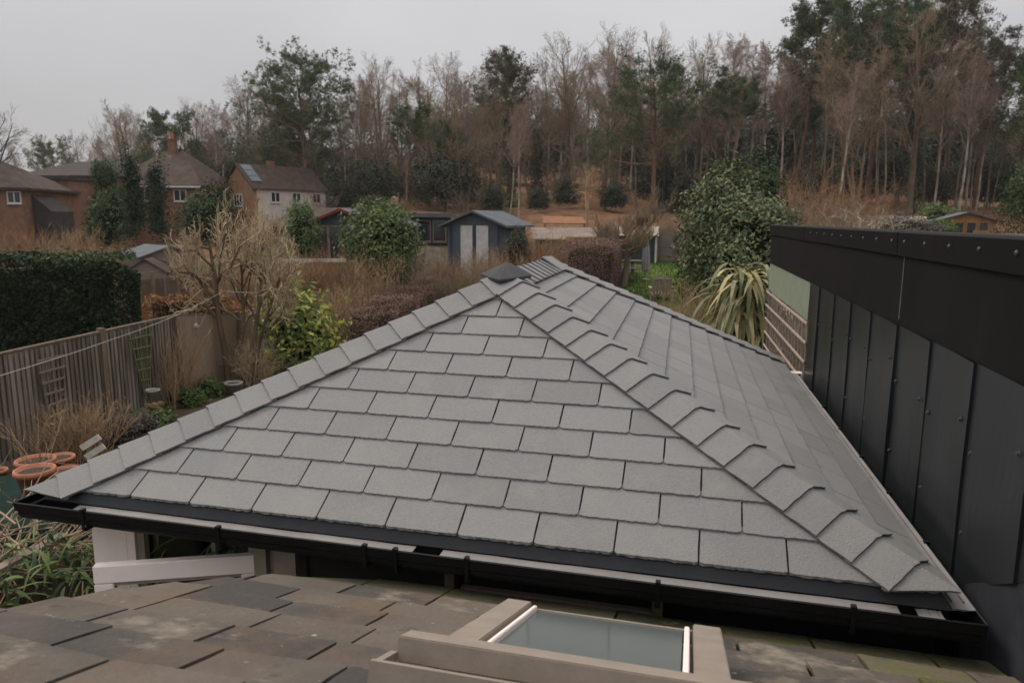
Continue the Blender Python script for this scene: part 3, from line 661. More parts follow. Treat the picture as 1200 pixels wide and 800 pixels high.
def mwin(root, M, x0, x1, z0, z1, y=0., mull=1, fm=None, side=None):
    """window let into a face: frame proud of the wall, glass behind it"""
    fm = fm or MT['frame_white']; m = MB(M); fw_ = .07
    def bx(m, a0, a1, b0, b1, d0, d1):
        if side is None: m.box(a0, a1, y-d1, y-d0, b0, b1)
        else: m.box(side+d0, side+d1, a0, a1, b0, b1)
    m0 = MB(M); bx(m0, x0-.08, x1+.08, z0-.14, z0-fw_-.002, .0, .12)
    bx(m, x0-fw_, x1+fw_, z1, z1+fw_, .002, .06); bx(m, x0-fw_, x1+fw_, z0-fw_, z0, .002, .06); bx(m, x0-fw_, x0, z0+.001, z1-.001, .002, .06); bx(m, x1, x1+fw_, z0+.001, z1-.001, .002, .06)
    for i in range(mull): c = x0+(x1-x0)*(i+1)/(mull+1); bx(m, c-.035, c+.035, z0+.001, z1-.001, .004, .055)
    fo = m.build('window', fm, root)
    m0.build('sill', fm, fo)
    g = MB(M); bx(g, x0, x1, z0, z1, .005, .02); g.build('pane', MT['far_glass'], fo)
def zpx(py_, d): return CZ-(py_-257)*d/851.
def X_(px0, px1, d): return (px1-px0)*d/851.
CAMROT = YAW
def root_at(name, label, cat, pxc, d, zb, group=None):
    q = pd(pxc, 257, d); p = np.array([q[0], q[1], zb]); return thing(name, label, cat, tuple(p), group), p

# A: brick house at the edge, brown roof, white window
d = 46; r_, p = root_at('brick_house', 'small brick house with brown tiled roof and one small white window', 'house', -30, d, 1.3)
M = frame_at(p, CAMROT+.12); mwall(r_, M, 6.0, 7, zpx(224, d)-1.3, zpx(208, d)-1.3, MT['brick'], 'flat'); mhip(r_, M, 6.0, 7, zpx(223, d)-1.3, zpx(200, d)-1.3+.6, MT['roof_brown'], 1.2, .35, 'y')
h = zpx(240, d)-1.3; mwin(r_, M, 2.15, 2.85, h, h+.62)
m = MB(M); m.prism([(3.02, 1.0, -1.5), (4.15, 1.0, -1.5), (4.15, 1.0, zpx(250, d)-1.3), (3.02, 1.0, zpx(230, d)-1.3)], (0, 3, 0)); m.build('porch', MT['roof_dark'], r_)
# B: orange brick house with dark hip roof and flat brick extension
d = 56; zb = 1.4; r_, p = root_at('brick_house', 'orange brick house with dark hipped roof and flat topped brick extension', 'house', 84, d, zb)
M = frame_at(p, CAMROT-.05); wB = X_(30, 140, d); hw = zpx(211, d)-zb
mwall(r_, M, wB, 8, hw, 0, MT['brick_orange'], 'flat'); rfB = mhip(r_, M, wB, 8, hw+.1, zpx(189, d)-zb, MT['roof_dark'], 3.6, .35)
m = MB(M); m.box(X_(84, 57, d), X_(84, 118, d), -3.2, -.002, -1.5, zpx(217, d)-zb); eb = m.build('extension', MT['brick'], r_)
m = MB(M); m.box(X_(84, 55, d), X_(84, 120, d), -3.35, -.002, zpx(217, d)-zb+.003, zpx(214, d)-zb+.02); m.build('flat_roof', MT['roof_dark'], r_)
m = MB(M); m.box(X_(84, 112, d), X_(84, 112, d)+.5, 3.6, 4.1, zpx(203, d)-zb, zpx(194, d)-zb); m.build('chimney', MT['brick_orange'], rfB)
# C: the big hipped house with a chimney
d = 58; zb = 1.5; r_, p = root_at('brick_house', 'large brick house with steep brown hipped roof and brick chimney', 'house', 184, d, zb)
M = frame_at(p, CAMROT-.02); wC = X_(131, 236, d); hw = zpx(221, d)-zb
mwall(r_, M, wC, 7.5, hw, 0, MT['brick'], 'flat'); rfC = mhip(r_, M, wC, 7.5, hw+.08, zpx(177, d)-zb, MT['roof_brown'], 1.8, .35)
m = MB(M); m.box(-.38, .18, 3.4, 4.0, zpx(182, d)-zb, zpx(164, d)-zb); m.box(-.43, .23, 3.35, 4.05, zpx(164, d)-zb+.003, zpx(164, d)-zb+.15); ch = m.build('chimney', MT['brick'], rfC)
m = MB(M); m.lathe([(.16, 0), (.13, .5), (.15, .55)], (-.1, 3.65, zpx(164, d)-zb+.15), 10); m.build('chimney_pot', MT['terracotta'], rfC)
h0, h1 = zpx(237, d)-zb, zpx(225.5, d)-zb
for x0, x1 in ((X_(184, 207, d), X_(184, 220, d)), (X_(184, 138, d), X_(184, 150, d)), (X_(184, 166, d), X_(184, 178, d))): mwin(r_, M, x0, x1, h0, h1, mull=1)
m = MB(M); m.box(-wC/2-.3, wC/2+.3, -.48, -.36, hw-.12, hw+.02); m.build('eaves_gutter', MT['frame_white'], r_)
# D: gable end house with solar panels
d = 62; zb = 1.7; r_, p = root_at('gabled_house', 'brick gable house with solar panels on its roof and white rendered side', 'house', 281, d, zb)
M = frame_at(p, CAMROT-.62); wD = 4.2; lD = 7.6; hw = zpx(222, d)-zb; hr = zpx(196, d)-zb
mwall(r_, M, wD, lD, hw, hr-.1, MT['brick_orange'], 'y'); rfD = mroof(r_, M, wD, lD, hw, hr, MT['roof_brown'], 'y', .22, .12)
m = MB(M); m.box(wD/2+.002, wD/2+.05, .3, lD-.05, 1.0, hw-.15); m.build('rendered_wall', MT['white_render'], r_)
for y0 in (1.7, 3.9, 6.1): mwin(r_, M, y0, y0+.8, hw-1.15, hw-.4, side=wD/2+.05)
mwin(r_, M, -.6, .5, hw-1.5, hw-.6, mull=2)
sl = (hr-hw)/(wD/2); q0 = np.array([1, 0, -sl])/math.hypot(1, sl); nS = np.array([sl, 0, 1])/math.hypot(1, sl)
for i in range(3):
    o = np.array([0, .15, hr+.16])+q0*(.25+i*.72); m = MB(M); m.prism([o, o+q0*.66, o+q0*.66+np.array([0, 1.0, 0]), o+np.array([0, 1.0, 0])], nS*.05); m.build('solar_panel', MT['solar'], rfD)
m = MB(M); m.box(-.25, .25, 3.1, 3.6, hr-.4, hr+.5); m.build('chimney', MT['brick'], rfD)
m = MB(M); m.tube([(0, 3.35, hr+.7), (0, 3.35, hr+2.0)], .025, 5); m.tube([(-.6, 3.35, hr+1.8), (.6, 3.35, hr+1.85)], .02, 5); m.build('aerial', MT['screw'], r_)
# E: dark blue summerhouse with big panes and a brown roof
d = 40; zb = 1.2; r_, p = root_at('summerhouse', 'dark blue summerhouse with large glazed front and red bargeboard under a brown roof', 'summerhouse', 402, d, zb)
M = frame_at(p, CAMROT-.30); wE = 4.6; hw = zpx(264, d)-zb; hr = zpx(247, d)-zb
mwall(r_, M, wE, 4, hw, hr, MT['blue_board'], 'y', -1); rfE = mroof(r_, M, wE, 4.4, hw, hr, MT['felt'], 'y', .3, .08)
for s_ in (-1, 1):
    m = MB(M); m.bar((s_*(wE/2+.3), -.33, hw-.15), (0, -.33, hr+.02), .05, .14, up=(0, 1, 0) if False else (0, 0, 1)); m.build('bargeboard', MT['red_trim'], r_)
for x0, x1 in ((-1.9, -1.0), (-.85, -.1), (.1, .85)): mwin(r_, M, x0, x1, .35, hw-.12, mull=0, fm=MT['old_batten'])
m = MB(M); m.prism([(-wE/2-3.2, .8, hw-.25), (-.3, .8, hw-.15), (-.3, 3.6, hr+.10), (-wE/2-3.2, 3.6, hr+.05)], (0, 0, .1)); m.build('side_roof', MT['roof_brown'], r_)
m = MB(M); m.box(-wE/2-3.1, -wE/2-.004, 1.2, 3.8, -1, hw-.26); m.build('side_wall', MT['shed_wood'], r_)
# F: long black garden office
d = 47; zb = 1.7; r_, p = root_at('garden_office', 'long black flat roofed garden office with glazed doors', 'shed', 481, d, zb)
M = frame_at(p, CAMROT); wF = X_(438, 524, d); hw = zpx(255, d)-zb
mwall(r_, M, wF, 3, hw, 0, MT['black_shed'], 'flat'); m = MB(M); m.box(-wF/2-.3, wF/2+.3, -.4, 3.3, hw+.003, hw+.26); m.build('roof', MT['felt'], r_)
for x0 in (-1.9, -.4, .5, 1.5): mwin(r_, M, x0, x0+.75, hw-1.5, hw-.25, mull=0, fm=MT['old_batten'])
# G: grey-blue summerhouse with white double doors
d = 31; zb = .7; r_, p = root_at('garden_shed', 'grey blue shed with gable roof and pair of white doors', 'shed', 556, d, zb)
M = frame_at(p, CAMROT-.32); wG = X_(520, 588, d); hw = zpx(263, d)-zb; hr = zpx(249, d)-zb
mwall(r_, M, wG, 3.4, hw, hr, MT['grey_blue'], 'y', -.6); mroof(r_, M, wG, 3.4, hw, hr, MT['felt'], 'y', .32, .09)
for x0, x1 in ((-.62, -.08), (.10, .64)):
    m = MB(M); m.box(x0, x1, -.06, -.002, .0, hw-.05); dr = m.build('door', MT['frame_white'], r_); g = MB(M); g.box(x1-.1, x1-.06, -.09, -.062, .9, 1.05); g.build('handle', MT['screw'], dr)
for x0, x1 in ((-.05, .07), (-1.15, -1.05), (1.05, 1.15)):
    m = MB(M); m.box(x0, x1, -.05, -.003, -.3, hw-.02); m.build('batten', MT['blue_board'], r_)
# H: wooden sheds beyond the hedge and a low panel fence in front of them
d = 25; zb = 0.0; r_, p = root_at('wooden_shed', 'silvered wooden shed with grey felt roof beyond the clipped hedge', 'shed', 196, d, zb)
M = frame_at(p, CAMROT+.8); hw = zpx(302, d)-zb; hr = zpx(291, d)-zb
mwall(r_, M, 1.9, 2.2, hw, hr, MT['shed_wood'], 'y', -.5) ; mroof(r_, M, 1.9, 2.2, hw, hr, MT['felt'], 'y', .1, .05)
for z_ in np.arange(.3, hw, .16):
    m = MB(M); m.box(-.95, .95, -.016, -.002, z_, z_+.14); m.build('weatherboard', MT['shed_wood'], r_)
d = 23.5; r_, p = root_at('low_shed', 'small low wooden shed with boarded gable next to the silvered shed', 'shed', 166, d, zb)
M = frame_at(p, CAMROT+.2); hw = zpx(321, d)-zb; hr = zpx(306, d)-zb
mwall(r_, M, 1.25, 1.6, hw, hr, MT['shed_wood'], 'y', -.5); mroof(r_, M, 1.25, 1.6, hw, hr, MT['roof_brown'], 'y', .08, .04)
lf = thing('low_fence', 'low brown panel fence in front of the wooden sheds', 'fence', tuple(pd(196, 330, 21.5)*[1, 1, 0]))
a, b2 = pd(148, 326, 21.0), pd(248, 317, 22.5)
for i in range(7):
    q0, q1 = a+(b2-a)*(i/7+.008), a+(b2-a)*((i+1)/7-.008); m = MB()
    for j in range(8):
        z_ = q0[2]-.95+j*.115; m.bar((q0[0], q0[1], z_), (q1[0], q1[1], z_+(q1[2]-q0[2])), .016+.008*(j % 2), .118)
    tag(m.build('slatted_panel', MT['dark_slat'], lf), kind='stuff')
for i in (0, 2, 4, 6, 7):
    q = a+(b2-a)*i/7; MB().box(q[0]-.05, q[0]+.05, q[1]-.05, q[1]+.05, -.1, q[2]+.12).build('post', MT['post_wood'], lf)
# I: green shed with pale lichened roof, by the lawn
d = 33; zb = 1.9; r_, p = root_at('green_shed', 'dark green boarded shed with pale corrugated roof at the end of the lawn', 'shed', 742, d, zb)
M = frame_at(p, 0.05); wI = X_(716, 771, d); hw = zpx(276, d)-zb
mwall(r_, M, wI, 2, hw, 0, MT['green_shed'], 'flat', -.6); m = MB(M)
n = 30; V = []
for j, (y_, z_) in enumerate(((-.25, hw+.04), (2.2, hw+.42))):
    for i in range(n+1): V.append((-wI/2-.1+(wI+.2)*i/n, y_, z_+(.025 if i % 2 else 0)))
V += [(x, y_, z_-.03) for x, y_, z_ in V]; k = 2*(n+1)
m.add(V, [(i, i+1, n+2+i, n+1+i) for i in range(n)]+[(k+i, k+n+1+i, k+n+2+i, k+i+1) for i in range(n)]+[(i, k+i, k+i+1, i+1) for i in range(n)]); m.build('roof', MT['lichen_roof'], r_)
for x in (-wI/2-.03, wI/2-.05): m = MB(M); m.box(x, x+.08, -.08, -.002, -.5, hw); m.build('corner_trim', MT['frame_white'], r_)
for z_ in np.arange(.0, hw-.1, .18): m = MB(M); m.box(-wI/2+.06, wI/2-.06, -.02, -.003, z_, z_+.165); m.build('weatherboard', MT['green_shed'], r_)
# low tiled outbuilding and rusty sheet roof behind it
d = 37; zb = 1.0; r_, p = root_at('outbuilding', 'low timber outbuilding with flat weathered boarded front behind the purple hedge', 'shed', 668, d, zb)
M = frame_at(p, CAMROT); wO = X_(628, 706, d); hw = zpx(268, d)-zb
mwall(r_, M, wO, 2.5, hw-.5, 0, MT['green_shed'], 'flat'); m = MB(M); m.prism([(-wO/2-.2, -.4, hw-.55), (wO/2+.2, -.4, hw-.55), (wO/2+.2, 2.6, hw+.0), (-wO/2-.2, 2.6, hw+.0)], (0, 0, .06)); m.build('roof', MT['shed_wood'], r_)
mwin(r_, M, .35, .75, hw-1.2, hw-.7, mull=0); m = MB(M); m.box(1.2, 1.3, -.06, -.002, hw-1.4, hw-.58); m.build('post', MT['frame_white'], r_)
m = MB(M); m.box(-.2, wO/2+.1, -.5, -.42, hw-.62, hw-.38); m.build('fascia', MT['orange_wood'], r_)
d = 44; r_, p = root_at('lean_shelter', 'open shelter with rusty red sheet roof among bare shrubs', 'shed', 662, d, 1.6)
M = frame_at(p, CAMROT); m = MB(M); m.prism([(-1.3, 0, zpx(262, d)-1.6), (1.3, 0, zpx(262, d)-1.6), (1.25, 1.8, zpx(254.5, d)-1.6), (-1.3, 1.8, zpx(253.5, d)-1.6)], (0, 0, .05)); m.build('roof', MT['rust'], r_)
for x in (-1.2, 1.2): m = MB(M); m.box(x-.05, x+.05, .1, .2, -.6, zpx(262, d)-1.62); m.build('post', MT['old_batten'], r_)
m = MB(M); m.box(-1.1, 1.1, 1.6, 1.7, -.5, zpx(262, d)-1.9); m.build('back_board', MT['black_shed'], r_)
# fence at the end of the lawn
lf = thing('lap_fence', 'brown lap fence between the green shed and the large evergreen', 'fence', tuple(on(800, 33.5)))
a, b2 = pd(773, 270, 33.5), pd(835, 271, 33.0)
for i in range(3):
    q0, q1 = a+(b2-a)*(i/3+.012), a+(b2-a)*((i+1)/3-.012); m = MB()
    for j in range(9): z_ = q0[2]-1.45+j*.165; m.bar((q0[0], q0[1], z_), (q1[0], q1[1], z_), .016+.008*(j % 2), .168)
    tag(m.build('slatted_panel', MT['shed_wood'], lf), kind='stuff')
for i in range(4): q = a+(b2-a)*i/3; MB().box(q[0]-.05, q[0]+.05, q[1]-.05, q[1]+.05, .3, q[2]+.1).build('post', MT['post_wood'], lf)
# K: orange cedar summerhouse and pale low roof beyond the black parapet
d = 42; zb = 2.2; r_, p = root_at('cedar_summerhouse', 'small orange cedar summerhouse with four dark glazed doors and grey roof', 'summerhouse', 1134, d, zb)
M = frame_at(p, -.1); wK = 2.9; hw = zpx(256, d)-zb; hr = zpx(247, d)-zb
mwall(r_, M, wK, 2.4, hw, hr, MT['orange_wood'], 'y', -1.5); mroof(r_, M, wK, 2.4, hw, hr, MT['felt'], 'y', .25, .06)
for x0 in (-1.2, -.62, .0, .62): mwin(r_, M, x0, x0+.42, -.3, hw-.12, mull=0, fm=MT['orange_wood'])
d = 45; r_, p = root_at('thatch_shelter', 'low shelter with pale ragged roof beyond the parapet', 'shed', 1062, d, 2.3)
M = frame_at(p, -.1); mwall(r_, M, 2.0, 1.5, zpx(258, d)-2.3, 0, MT['shed_wood'], 'flat', -1); mroof(r_, M, 2.0, 1.5, zpx(258, d)-2.3, zpx(252, d)-2.3, MT['lichen_roof'], 'x', .2, .06)
MT['cedar2'] = MT['orange_wood']
r_, p = root_at('cedar_fence', 'short run of orange cedar fence beside the cedar summerhouse', 'fence', 1182, 40, 2.1)
M = frame_at(p, -.3)
for i in range(18): m = MB(M); m.box(-1.6+i*.18, -1.6+i*.18+.165, 0, .03, -1, zpx(267, 40)-2.1); m.build('board', MT['orange_wood'], r_)

# ================================================================== things in the near garden
def pot(name, label, c, r, h, group=None, mat='terracotta', wall_=.02, soil=True):
    r_ = thing(name, label, 'plant pot', tuple(c), group)
    m = MB(); m.lathe([(r*.62, 0), (r*.88, h*.80), (r*.90, h*.80), (r*1.0, h*.82), (r*1.03, h*.9), (r*1.0, h), (r*.9, h), (r*.86, h*.86), (r*.2, h*.84)], c, 28); m.build('body', MT[mat], r_, smooth=True)
    if soil: m = MB(); m.lathe([(r*.85, h*.80), (r*.84, h*.865), (r*.01, h*.88)], c, 20); m.build('soil', MT['pot_soil'], r_)
    return r_
# covered table
tz = .78; tpc = pd(12, 590, 7.9); 
tarp = thing('covered_table', 'garden table draped with a creased dark green tarpaulin', 'table', (tpc[0], tpc[1], 0))
NX, NY = 34, 34; V = []; rgt = np.random.default_rng(4)
hx, hy = 1.0, .75; per = []
for j in range(NY+1):
    for i in range(NX+1):
        a, b2 = (i/NX-.5)*2*(hx+.75), (j/NY-.5)*2*(hy+.75)
        ox, oy = max(0, abs(a)-hx), max(0, abs(b2)-hy); dr = math.hypot(ox, oy)
        wv = .06*math.sin(a*9+1.3*b2)*min(1, dr*3) + .05*math.sin(b2*11-a*2)*min(1, dr*3)
        x = math.copysign(min(abs(a), hx)+ox*.16, a) + (wv if oy < ox else 0); y = math.copysign(min(abs(b2), hy)+oy*.16, b2) + (wv if oy >= ox else 0)
        z = tz - dr*.97 + .008*math.sin(a*7)*math.sin(b2*6+1) + rgt.normal(0, .004)
        c_, s_ = math.cos(.25), math.sin(.25); V.append((tpc[0]-.2+x*c_-y*s_, tpc[1]+.1+x*s_+y*c_, max(.02, z)))
Fq = np.array([(j*(NX+1)+i, j*(NX+1)+i+1, (j+1)*(NX+1)+i+1, (j+1)*(NX+1)+i) for j in range(NY) for i in range(NX)])
vobj('tarpaulin', np.array(V), Fq, MT['tarp'], tarp, False)
for sx_ in (-.75, .75):
    for sy_ in (-.5, .5): MB().box(tpc[0]-.2+sx_-.03, tpc[0]-.2+sx_+.03, tpc[1]+.1+sy_-.03, tpc[1]+.1+sy_+.03, 0, tz-.06).build('leg', MT['old_batten'], tarp)
def onz(px, py_, z): return pz(px, py_, z)
c = onz(44, 581, tz+.01); pot('terracotta_pot', 'large terracotta pot with thick rim standing on the green tarpaulin', c, .205, .32)
c = onz(78, 574, tz+.01); pot('terracotta_pot', 'smaller orange terracotta pot beside the thick rimmed pot', c, .17, .24)
c = onz(44, 562, tz-.25); pot('terracotta_pot', 'wide terracotta pot holding bare twigs behind the thick rimmed pot', c, .23, .28); twig_pot = c
c = onz(70, 553, tz-.35); pot('dark_pot', 'shallow brown pot behind the orange terracotta pot', c, .2, .22)
c = onz(-2, 568, tz-.2); pot('terracotta_pot', 'small brown pot cut by the edge near the fence', c, .12, .2)
# white slatted chair back
ch_ = thing('slatted_chair', 'small garden chair with two pale slats showing above the hip', 'chair', tuple(pz(108, 560, 0)))
c = pd(107, 527, 10.2)
for dx, dz in ((0, .11), (.06, -.02)):
    m = MB(); u1 = np.array([.19, .09, .13]); m.bar(c+np.array([dx, 0, dz])-u1*.6, c+np.array([dx, 0, dz])+u1*.6, .02, .085, up=(-.5, -.2, 1)); m.build('slat', MT['pale_slat'], ch_)
for s_ in (-.10, .14): m = MB(); m.bar((c[0]+s_, c[1]+.05, 0), (c[0]+s_*.8, c[1]+.05, c[2]+.1), .03, .03, up=(1, 0, 0)); m.build('leg', MT['old_batten'], ch_)
# ladder trellis and fan trellis on the fence
def fpt(Y, z, off=.05): return np.array([fx(Y)+.03+off, Y, z])
def ffpt(px, py_, off=.05):   # the fence face seen through photograph point
    q = ray(px, py_); A = np.array([fx(8.44)+.03+off, 8.44, 0]); nn = np.array([1, .12, 0]); return _C+q*((nn@(A-_C))/(nn@q))
tl_ = thing('ladder_trellis', 'grey wooden ladder trellis leaning on the tall board fence', 'trellis', tuple(ffpt(66, 506)*[1, 1, 0]))
rl = [((43, 424), (75, 416)), ((46, 437), (76, 429)), ((49, 450), (76, 442)), ((52, 463), (77, 455)), ((55, 476), (77, 468)), ((58, 489), (77, 481)), ((61, 502), (78, 495))]
for q0, q1 in rl: m = MB(); m.bar(ffpt(*q0, .09), ffpt(*q1, .09), .02, .035); m.build('rung', MT['old_batten'], tl_)
for i in range(5):
    f_ = i/4; m = MB(); m.bar(ffpt(45+f_*29, 421-f_*6, .07), ffpt(62+f_*15, 512-f_*6, .07), .02, .02, up=(1, 0, 0)); m.build('upright', MT['old_batten'], tl_)
tl_ = thing('fan_trellis', 'green stained fan trellis fixed to the tall board fence', 'trellis', tuple(ffpt(172, 470)*[1, 1, 0]))
for i in range(5):
    f_ = i/4; m = MB(); m.bar(ffpt(151+f_*26, 393-f_*6, .06), ffpt(171+f_*4, 466-f_*1, .06), .02, .022, up=(1, 0, 0)); m.build('upright', MT['green_trellis'], tl_)
for i in range(6):
    t_ = i/6+.06; a_, b_ = 151+20*t_, 177-2*t_; m = MB(); m.bar(ffpt(a_-.5, 393+73*t_, .08), ffpt(b_+.5, 387+78*t_, .08), .016, .024); m.build('rung', MT['green_trellis'], tl_)
# pot on stacked bricks
bs = pz(182, 497, 0); st = thing('brick_stack', 'stack of loose orange bricks beside the fan trellis', 'bricks', tuple(bs))
for i in range(5):
    for j in range(2):
        m = MB(Matrix.Translation(Vector(bs)) @ Matrix.Rotation(.3+(i % 2)*1.57+rf.uniform(-.15, .15), 4, 'Z')); m.box(-.12, .12, -.125+j*.13, -.01+j*.13, i*.085+.002, i*.085+.08); m.build('brick', MT['brick_orange'], st, bevel=.006)
pot('stone_pot', 'pale grey stone pot standing on the stack of loose bricks', bs+np.array([0, 0, .43]), .125, .25, mat='grey_stone')
tpos = pz(270, 458, 0)
pot('pale_pot', 'round pale stone pot at the foot of the twiggy tree', pz(274, 462, .0), .2, .28, mat='grey_stone')
# washing line
ends = [pd(-150, 492, 6.3), pd(0, 440, 8.2), pd(130, 398, 11.5), pd(203, 371, 14.0), pd(262, 341, 16.3)]
wl_ = thing('washing_line', 'thin white washing line strung above the fence to the twiggy tree', 'rope', tuple(ends[-1]))
P = []
for i in range(len(ends)-1):
    for t_ in np.linspace(0, 1, 8)[:-1]: P.append(ends[i]+(ends[i+1]-ends[i])*t_+np.array([0, 0, -.012*math.sin(math.pi*t_)]))
P.append(ends[-1]); m = MB(); m.tube(P, .0055, 5); m.build('rope', MT['line'], wl_)
m = MB(); m.tube([pd(262, 341, 16.3), pd(282, 342.5, 16.3), pd(303, 343, 16.4)], .008, 5); m.build('loose_end', MT['line'], wl_)
e_ = ends[0]; MB().box(e_[0]-.05, e_[0]+.05, e_[1]-.05, e_[1]+.05, 0, e_[2]+.05).build('post', MT['post_wood'], wl_)
fd = thing('bird_feeder', 'small glass bird feeder hanging under the washing line', 'feeder', tuple(pd(230, 381, 14.9)))
m = MB(); c = pd(230, 382, 14.9); m.lathe([(.015, -.06), (.04, -.04), (.05, 0), (.04, .035), (.015, .05), (.01, .07)], c, 14); m.build('globe', MT['grey_stone'], fd, smooth=True)
m = MB(); m.tube([c+np.array([0, 0, .09]), pd(230, 359, 14.9)], .004, 4); m.build('hanger', MT['line'], fd)

# lawn end of the garden
lw = []
c0, c1, c2, c3 = on(655, 20, .02), on(850, 20, .02), on(830, 33.2, .02), on(665, 33.2, .02)
nn_ = 24; V = []
for j in range(nn_+1):
    for i in range(nn_+1):
        f_, g_ = i/nn_, j/nn_; q = (c0*(1-f_)+c1*f_)*(1-g_)+(c3*(1-f_)+c2*f_)*g_; V.append((q[0], q[1], gz(q)+.03))
tag(vobj('lawn', np.array(V), np.array([(j*(nn_+1)+i, j*(nn_+1)+i+1, (j+1)*(nn_+1)+i+1, (j+1)*(nn_+1)+i) for j in range(nn_) for i in range(nn_)]), MT['lawn'], None, True), kind='structure')
# wooden armchair seen from behind
p = on(777, 26.5); r_ = thing('wooden_armchair', 'pale wooden garden armchair with slatted back standing on the lawn', 'chair', tuple(p))
M = frame_at(p, .15)
for i in range(6): m = MB(M); m.prism([(-.33+i*.115, 0, .25), (-.33+i*.115+.095, 0, .25), (-.33+i*.115+.095, .03, .25), (-.33+i*.115, .03, .25)], (0, -.28, .72)); m.build('slat', MT['trellis_white'], r_)
m = MB(M); m.box(-.36, .36, .02, .55, .27, .31); m.build('seat', MT['trellis_white'], r_)
for s_ in (-1, 1):
    m = MB(M); m.box(s_*.40-.05, s_*.40+.05, -.12, .6, .50, .53); m.build('armrest', MT['trellis_white'], r_)
    for y_ in (-.02, .52): m = MB(M); m.box(s_*.40-.025, s_*.40+.025, y_-.03, y_+.03, 0, .498); m.build('leg', MT['trellis_white'], r_)
m = MB(M); m.box(-.34, .34, -.265, -.24, .86, .93); m.build('top_rail', MT['trellis_white'], r_)
# picnic table with blue cloth
p = on(713, 30.0); r_ = thing('picnic_table', 'timber picnic table under the pruned tree covered with blue grey cloth', 'table', tuple(p))
M = frame_at(p, .12)
for i in range(5): m = MB(M); m.box(-1.35, 1.35, -.4+i*.16, -.4+i*.16+.145, .70, .74); m.build('plank', MT['old_batten'], r_)
for y_ in (-.85, .75): m = MB(M); m.box(-1.35, 1.35, y_, y_+.24, .42, .46); m.build('bench', MT['old_batten'], r_)
for x in (-1.0, 1.0):
    m = MB(M); m.bar((x, -.8, 0), (x, -.2, .70), .08, .08, up=(1, 0, 0)); m.build('leg', MT['old_batten'], r_)
    m = MB(M); m.bar((x, .8, 0), (x, .2, .70), .08, .08, up=(1, 0, 0)); m.build('leg', MT['old_batten'], r_)
    m = MB(M); m.box(x-.04, x+.04, -.78, .78, .37, .418); m.build('crossbar', MT['old_batten'], r_)
def cloth(x0, x1, y0, y1, z, drop, label, mat):
    n = 22; V = []; rr = np.random.default_rng(int(abs(x0)*100))
    for j in range(n+1):
        for i in range(n+1):
            a, b2 = x0+(x1-x0)*i/n, y0+(y1-y0)*j/n; e = min(j/n, 1)*0
            f_ = max(0, .22-j/n)/.22
            V.append((a, b2 if f_ == 0 else y0+(y1-y0)*.22-.02-.05*math.sin(a*17)*f_, z+.02*math.sin(a*6)*math.sin(b2*7)+.012-(drop*f_)))
    A = np.array(M); V = np.array(V)@A[:3, :3].T+A[:3, 3]
    o = vobj('table_cloth', V, np.array([(j*(n+1)+i, j*(n+1)+i+1, (j+1)*(n+1)+i+1, (j+1)*(n+1)+i) for j in range(n) for i in range(n)]), mat, None, True); tag(o, label, 'cloth'); return o
cloth(-1.2, .35, -.58, .35, .75, .28, 'blue grey cloth draped over the picnic table', MT['blue_cloth'])
cloth(-.9, .9, -.95, -.60, .48, .14, 'faded blue cloth lying on the picnic bench', MT['blue_cloth'])
# closed parasol
p = on(757, 29.6); r_ = thing('closed_parasol', 'closed lilac parasol on a stand beside the picnic table', 'parasol', tuple(p))
m = MB(); n = 10; prof = [(.05, .35), (.13, .42), (.15, .8), (.12, 1.3), (.06, 1.75), (.02, 1.85)]; k = 20; V = []; Fq = []
for i, (r0, z_) in enumerate(prof):
    for j in range(k): rr = r0*(1+.18*(1 if j % 2 else -1)); V.append((p[0]+rr*math.cos(2*math.pi*j/k), p[1]+rr*math.sin(2*math.pi*j/k), p[2]+z_))
for i in range(len(prof)-1):
    for j in range(k): Fq.append((i*k+j, i*k+(j+1) % k, (i+1)*k+(j+1) % k, (i+1)*k+j))
m.add(V, Fq); m.build('canopy', MT['lilac_cloth'], r_); m = MB(); m.tube([p, p+np.array([0, 0, 1.9])], .02, 6); m.build('pole', MT['old_batten'], r_)
m = MB(); m.lathe([(.2, 0), (.2, .05), (.05, .09), (.04, .25)], p, 14); m.build('base', MT['grey_stone'], r_)
# pale sheet propped by the shed, and a grey stone heap cover
p = on(507, 29); r_ = thing('propped_boards', 'pale grey boards propped beside the laurel and the grey blue shed', 'boards', tuple(p))
for i, (x, tt) in enumerate(((0, .5), (.25, .35))):
    m = MB(frame_at(p, CAMROT)); m.prism([(-.55+x, -.1*i, .2), (.45+x, -.1*i, .2), (.25+x*.6, -.1*i+.3, 2.2-i*.4), (-.25+x*.6, -.1*i+.3, 2.25-i*.5)], (0, .03, 0)); m.build('board', MT['lichen_roof'], r_)
# teal cover in the next garden
p = on(307, 24); r_ = thing('teal_cover', 'teal sheet hung on a frame behind the twiggy tree', 'sheet', tuple(p))
q = pd(307, 298, 24); m = MB()
n = 14; V = []
for j in range(6):
    for i in range(n+1): V.append((q[0]-.3+.6*i/n, q[1]+.05*math.sin(i*1.7), q[2]+.35-.13*j+.02*math.sin(i)))
MT['teal'] = material('teal_sheet', (.05, .22, .17), (.035, .15, .12), 6, 3, .6)
m.add(V, [(j*(n+1)+i, j*(n+1)+i+1, (j+1)*(n+1)+i+1, (j+1)*(n+1)+i) for j in range(5) for i in range(n)]); m.build('sheet', MT['teal'], r_)
m = MB(); m.tube([(q[0]-.35, q[1], 0), (q[0]-.35, q[1], q[2]+.4), (q[0]+.35, q[1], q[2]+.4), (q[0]+.35, q[1], 0)], .02, 5); m.build('frame', MT['old_batten'], r_)
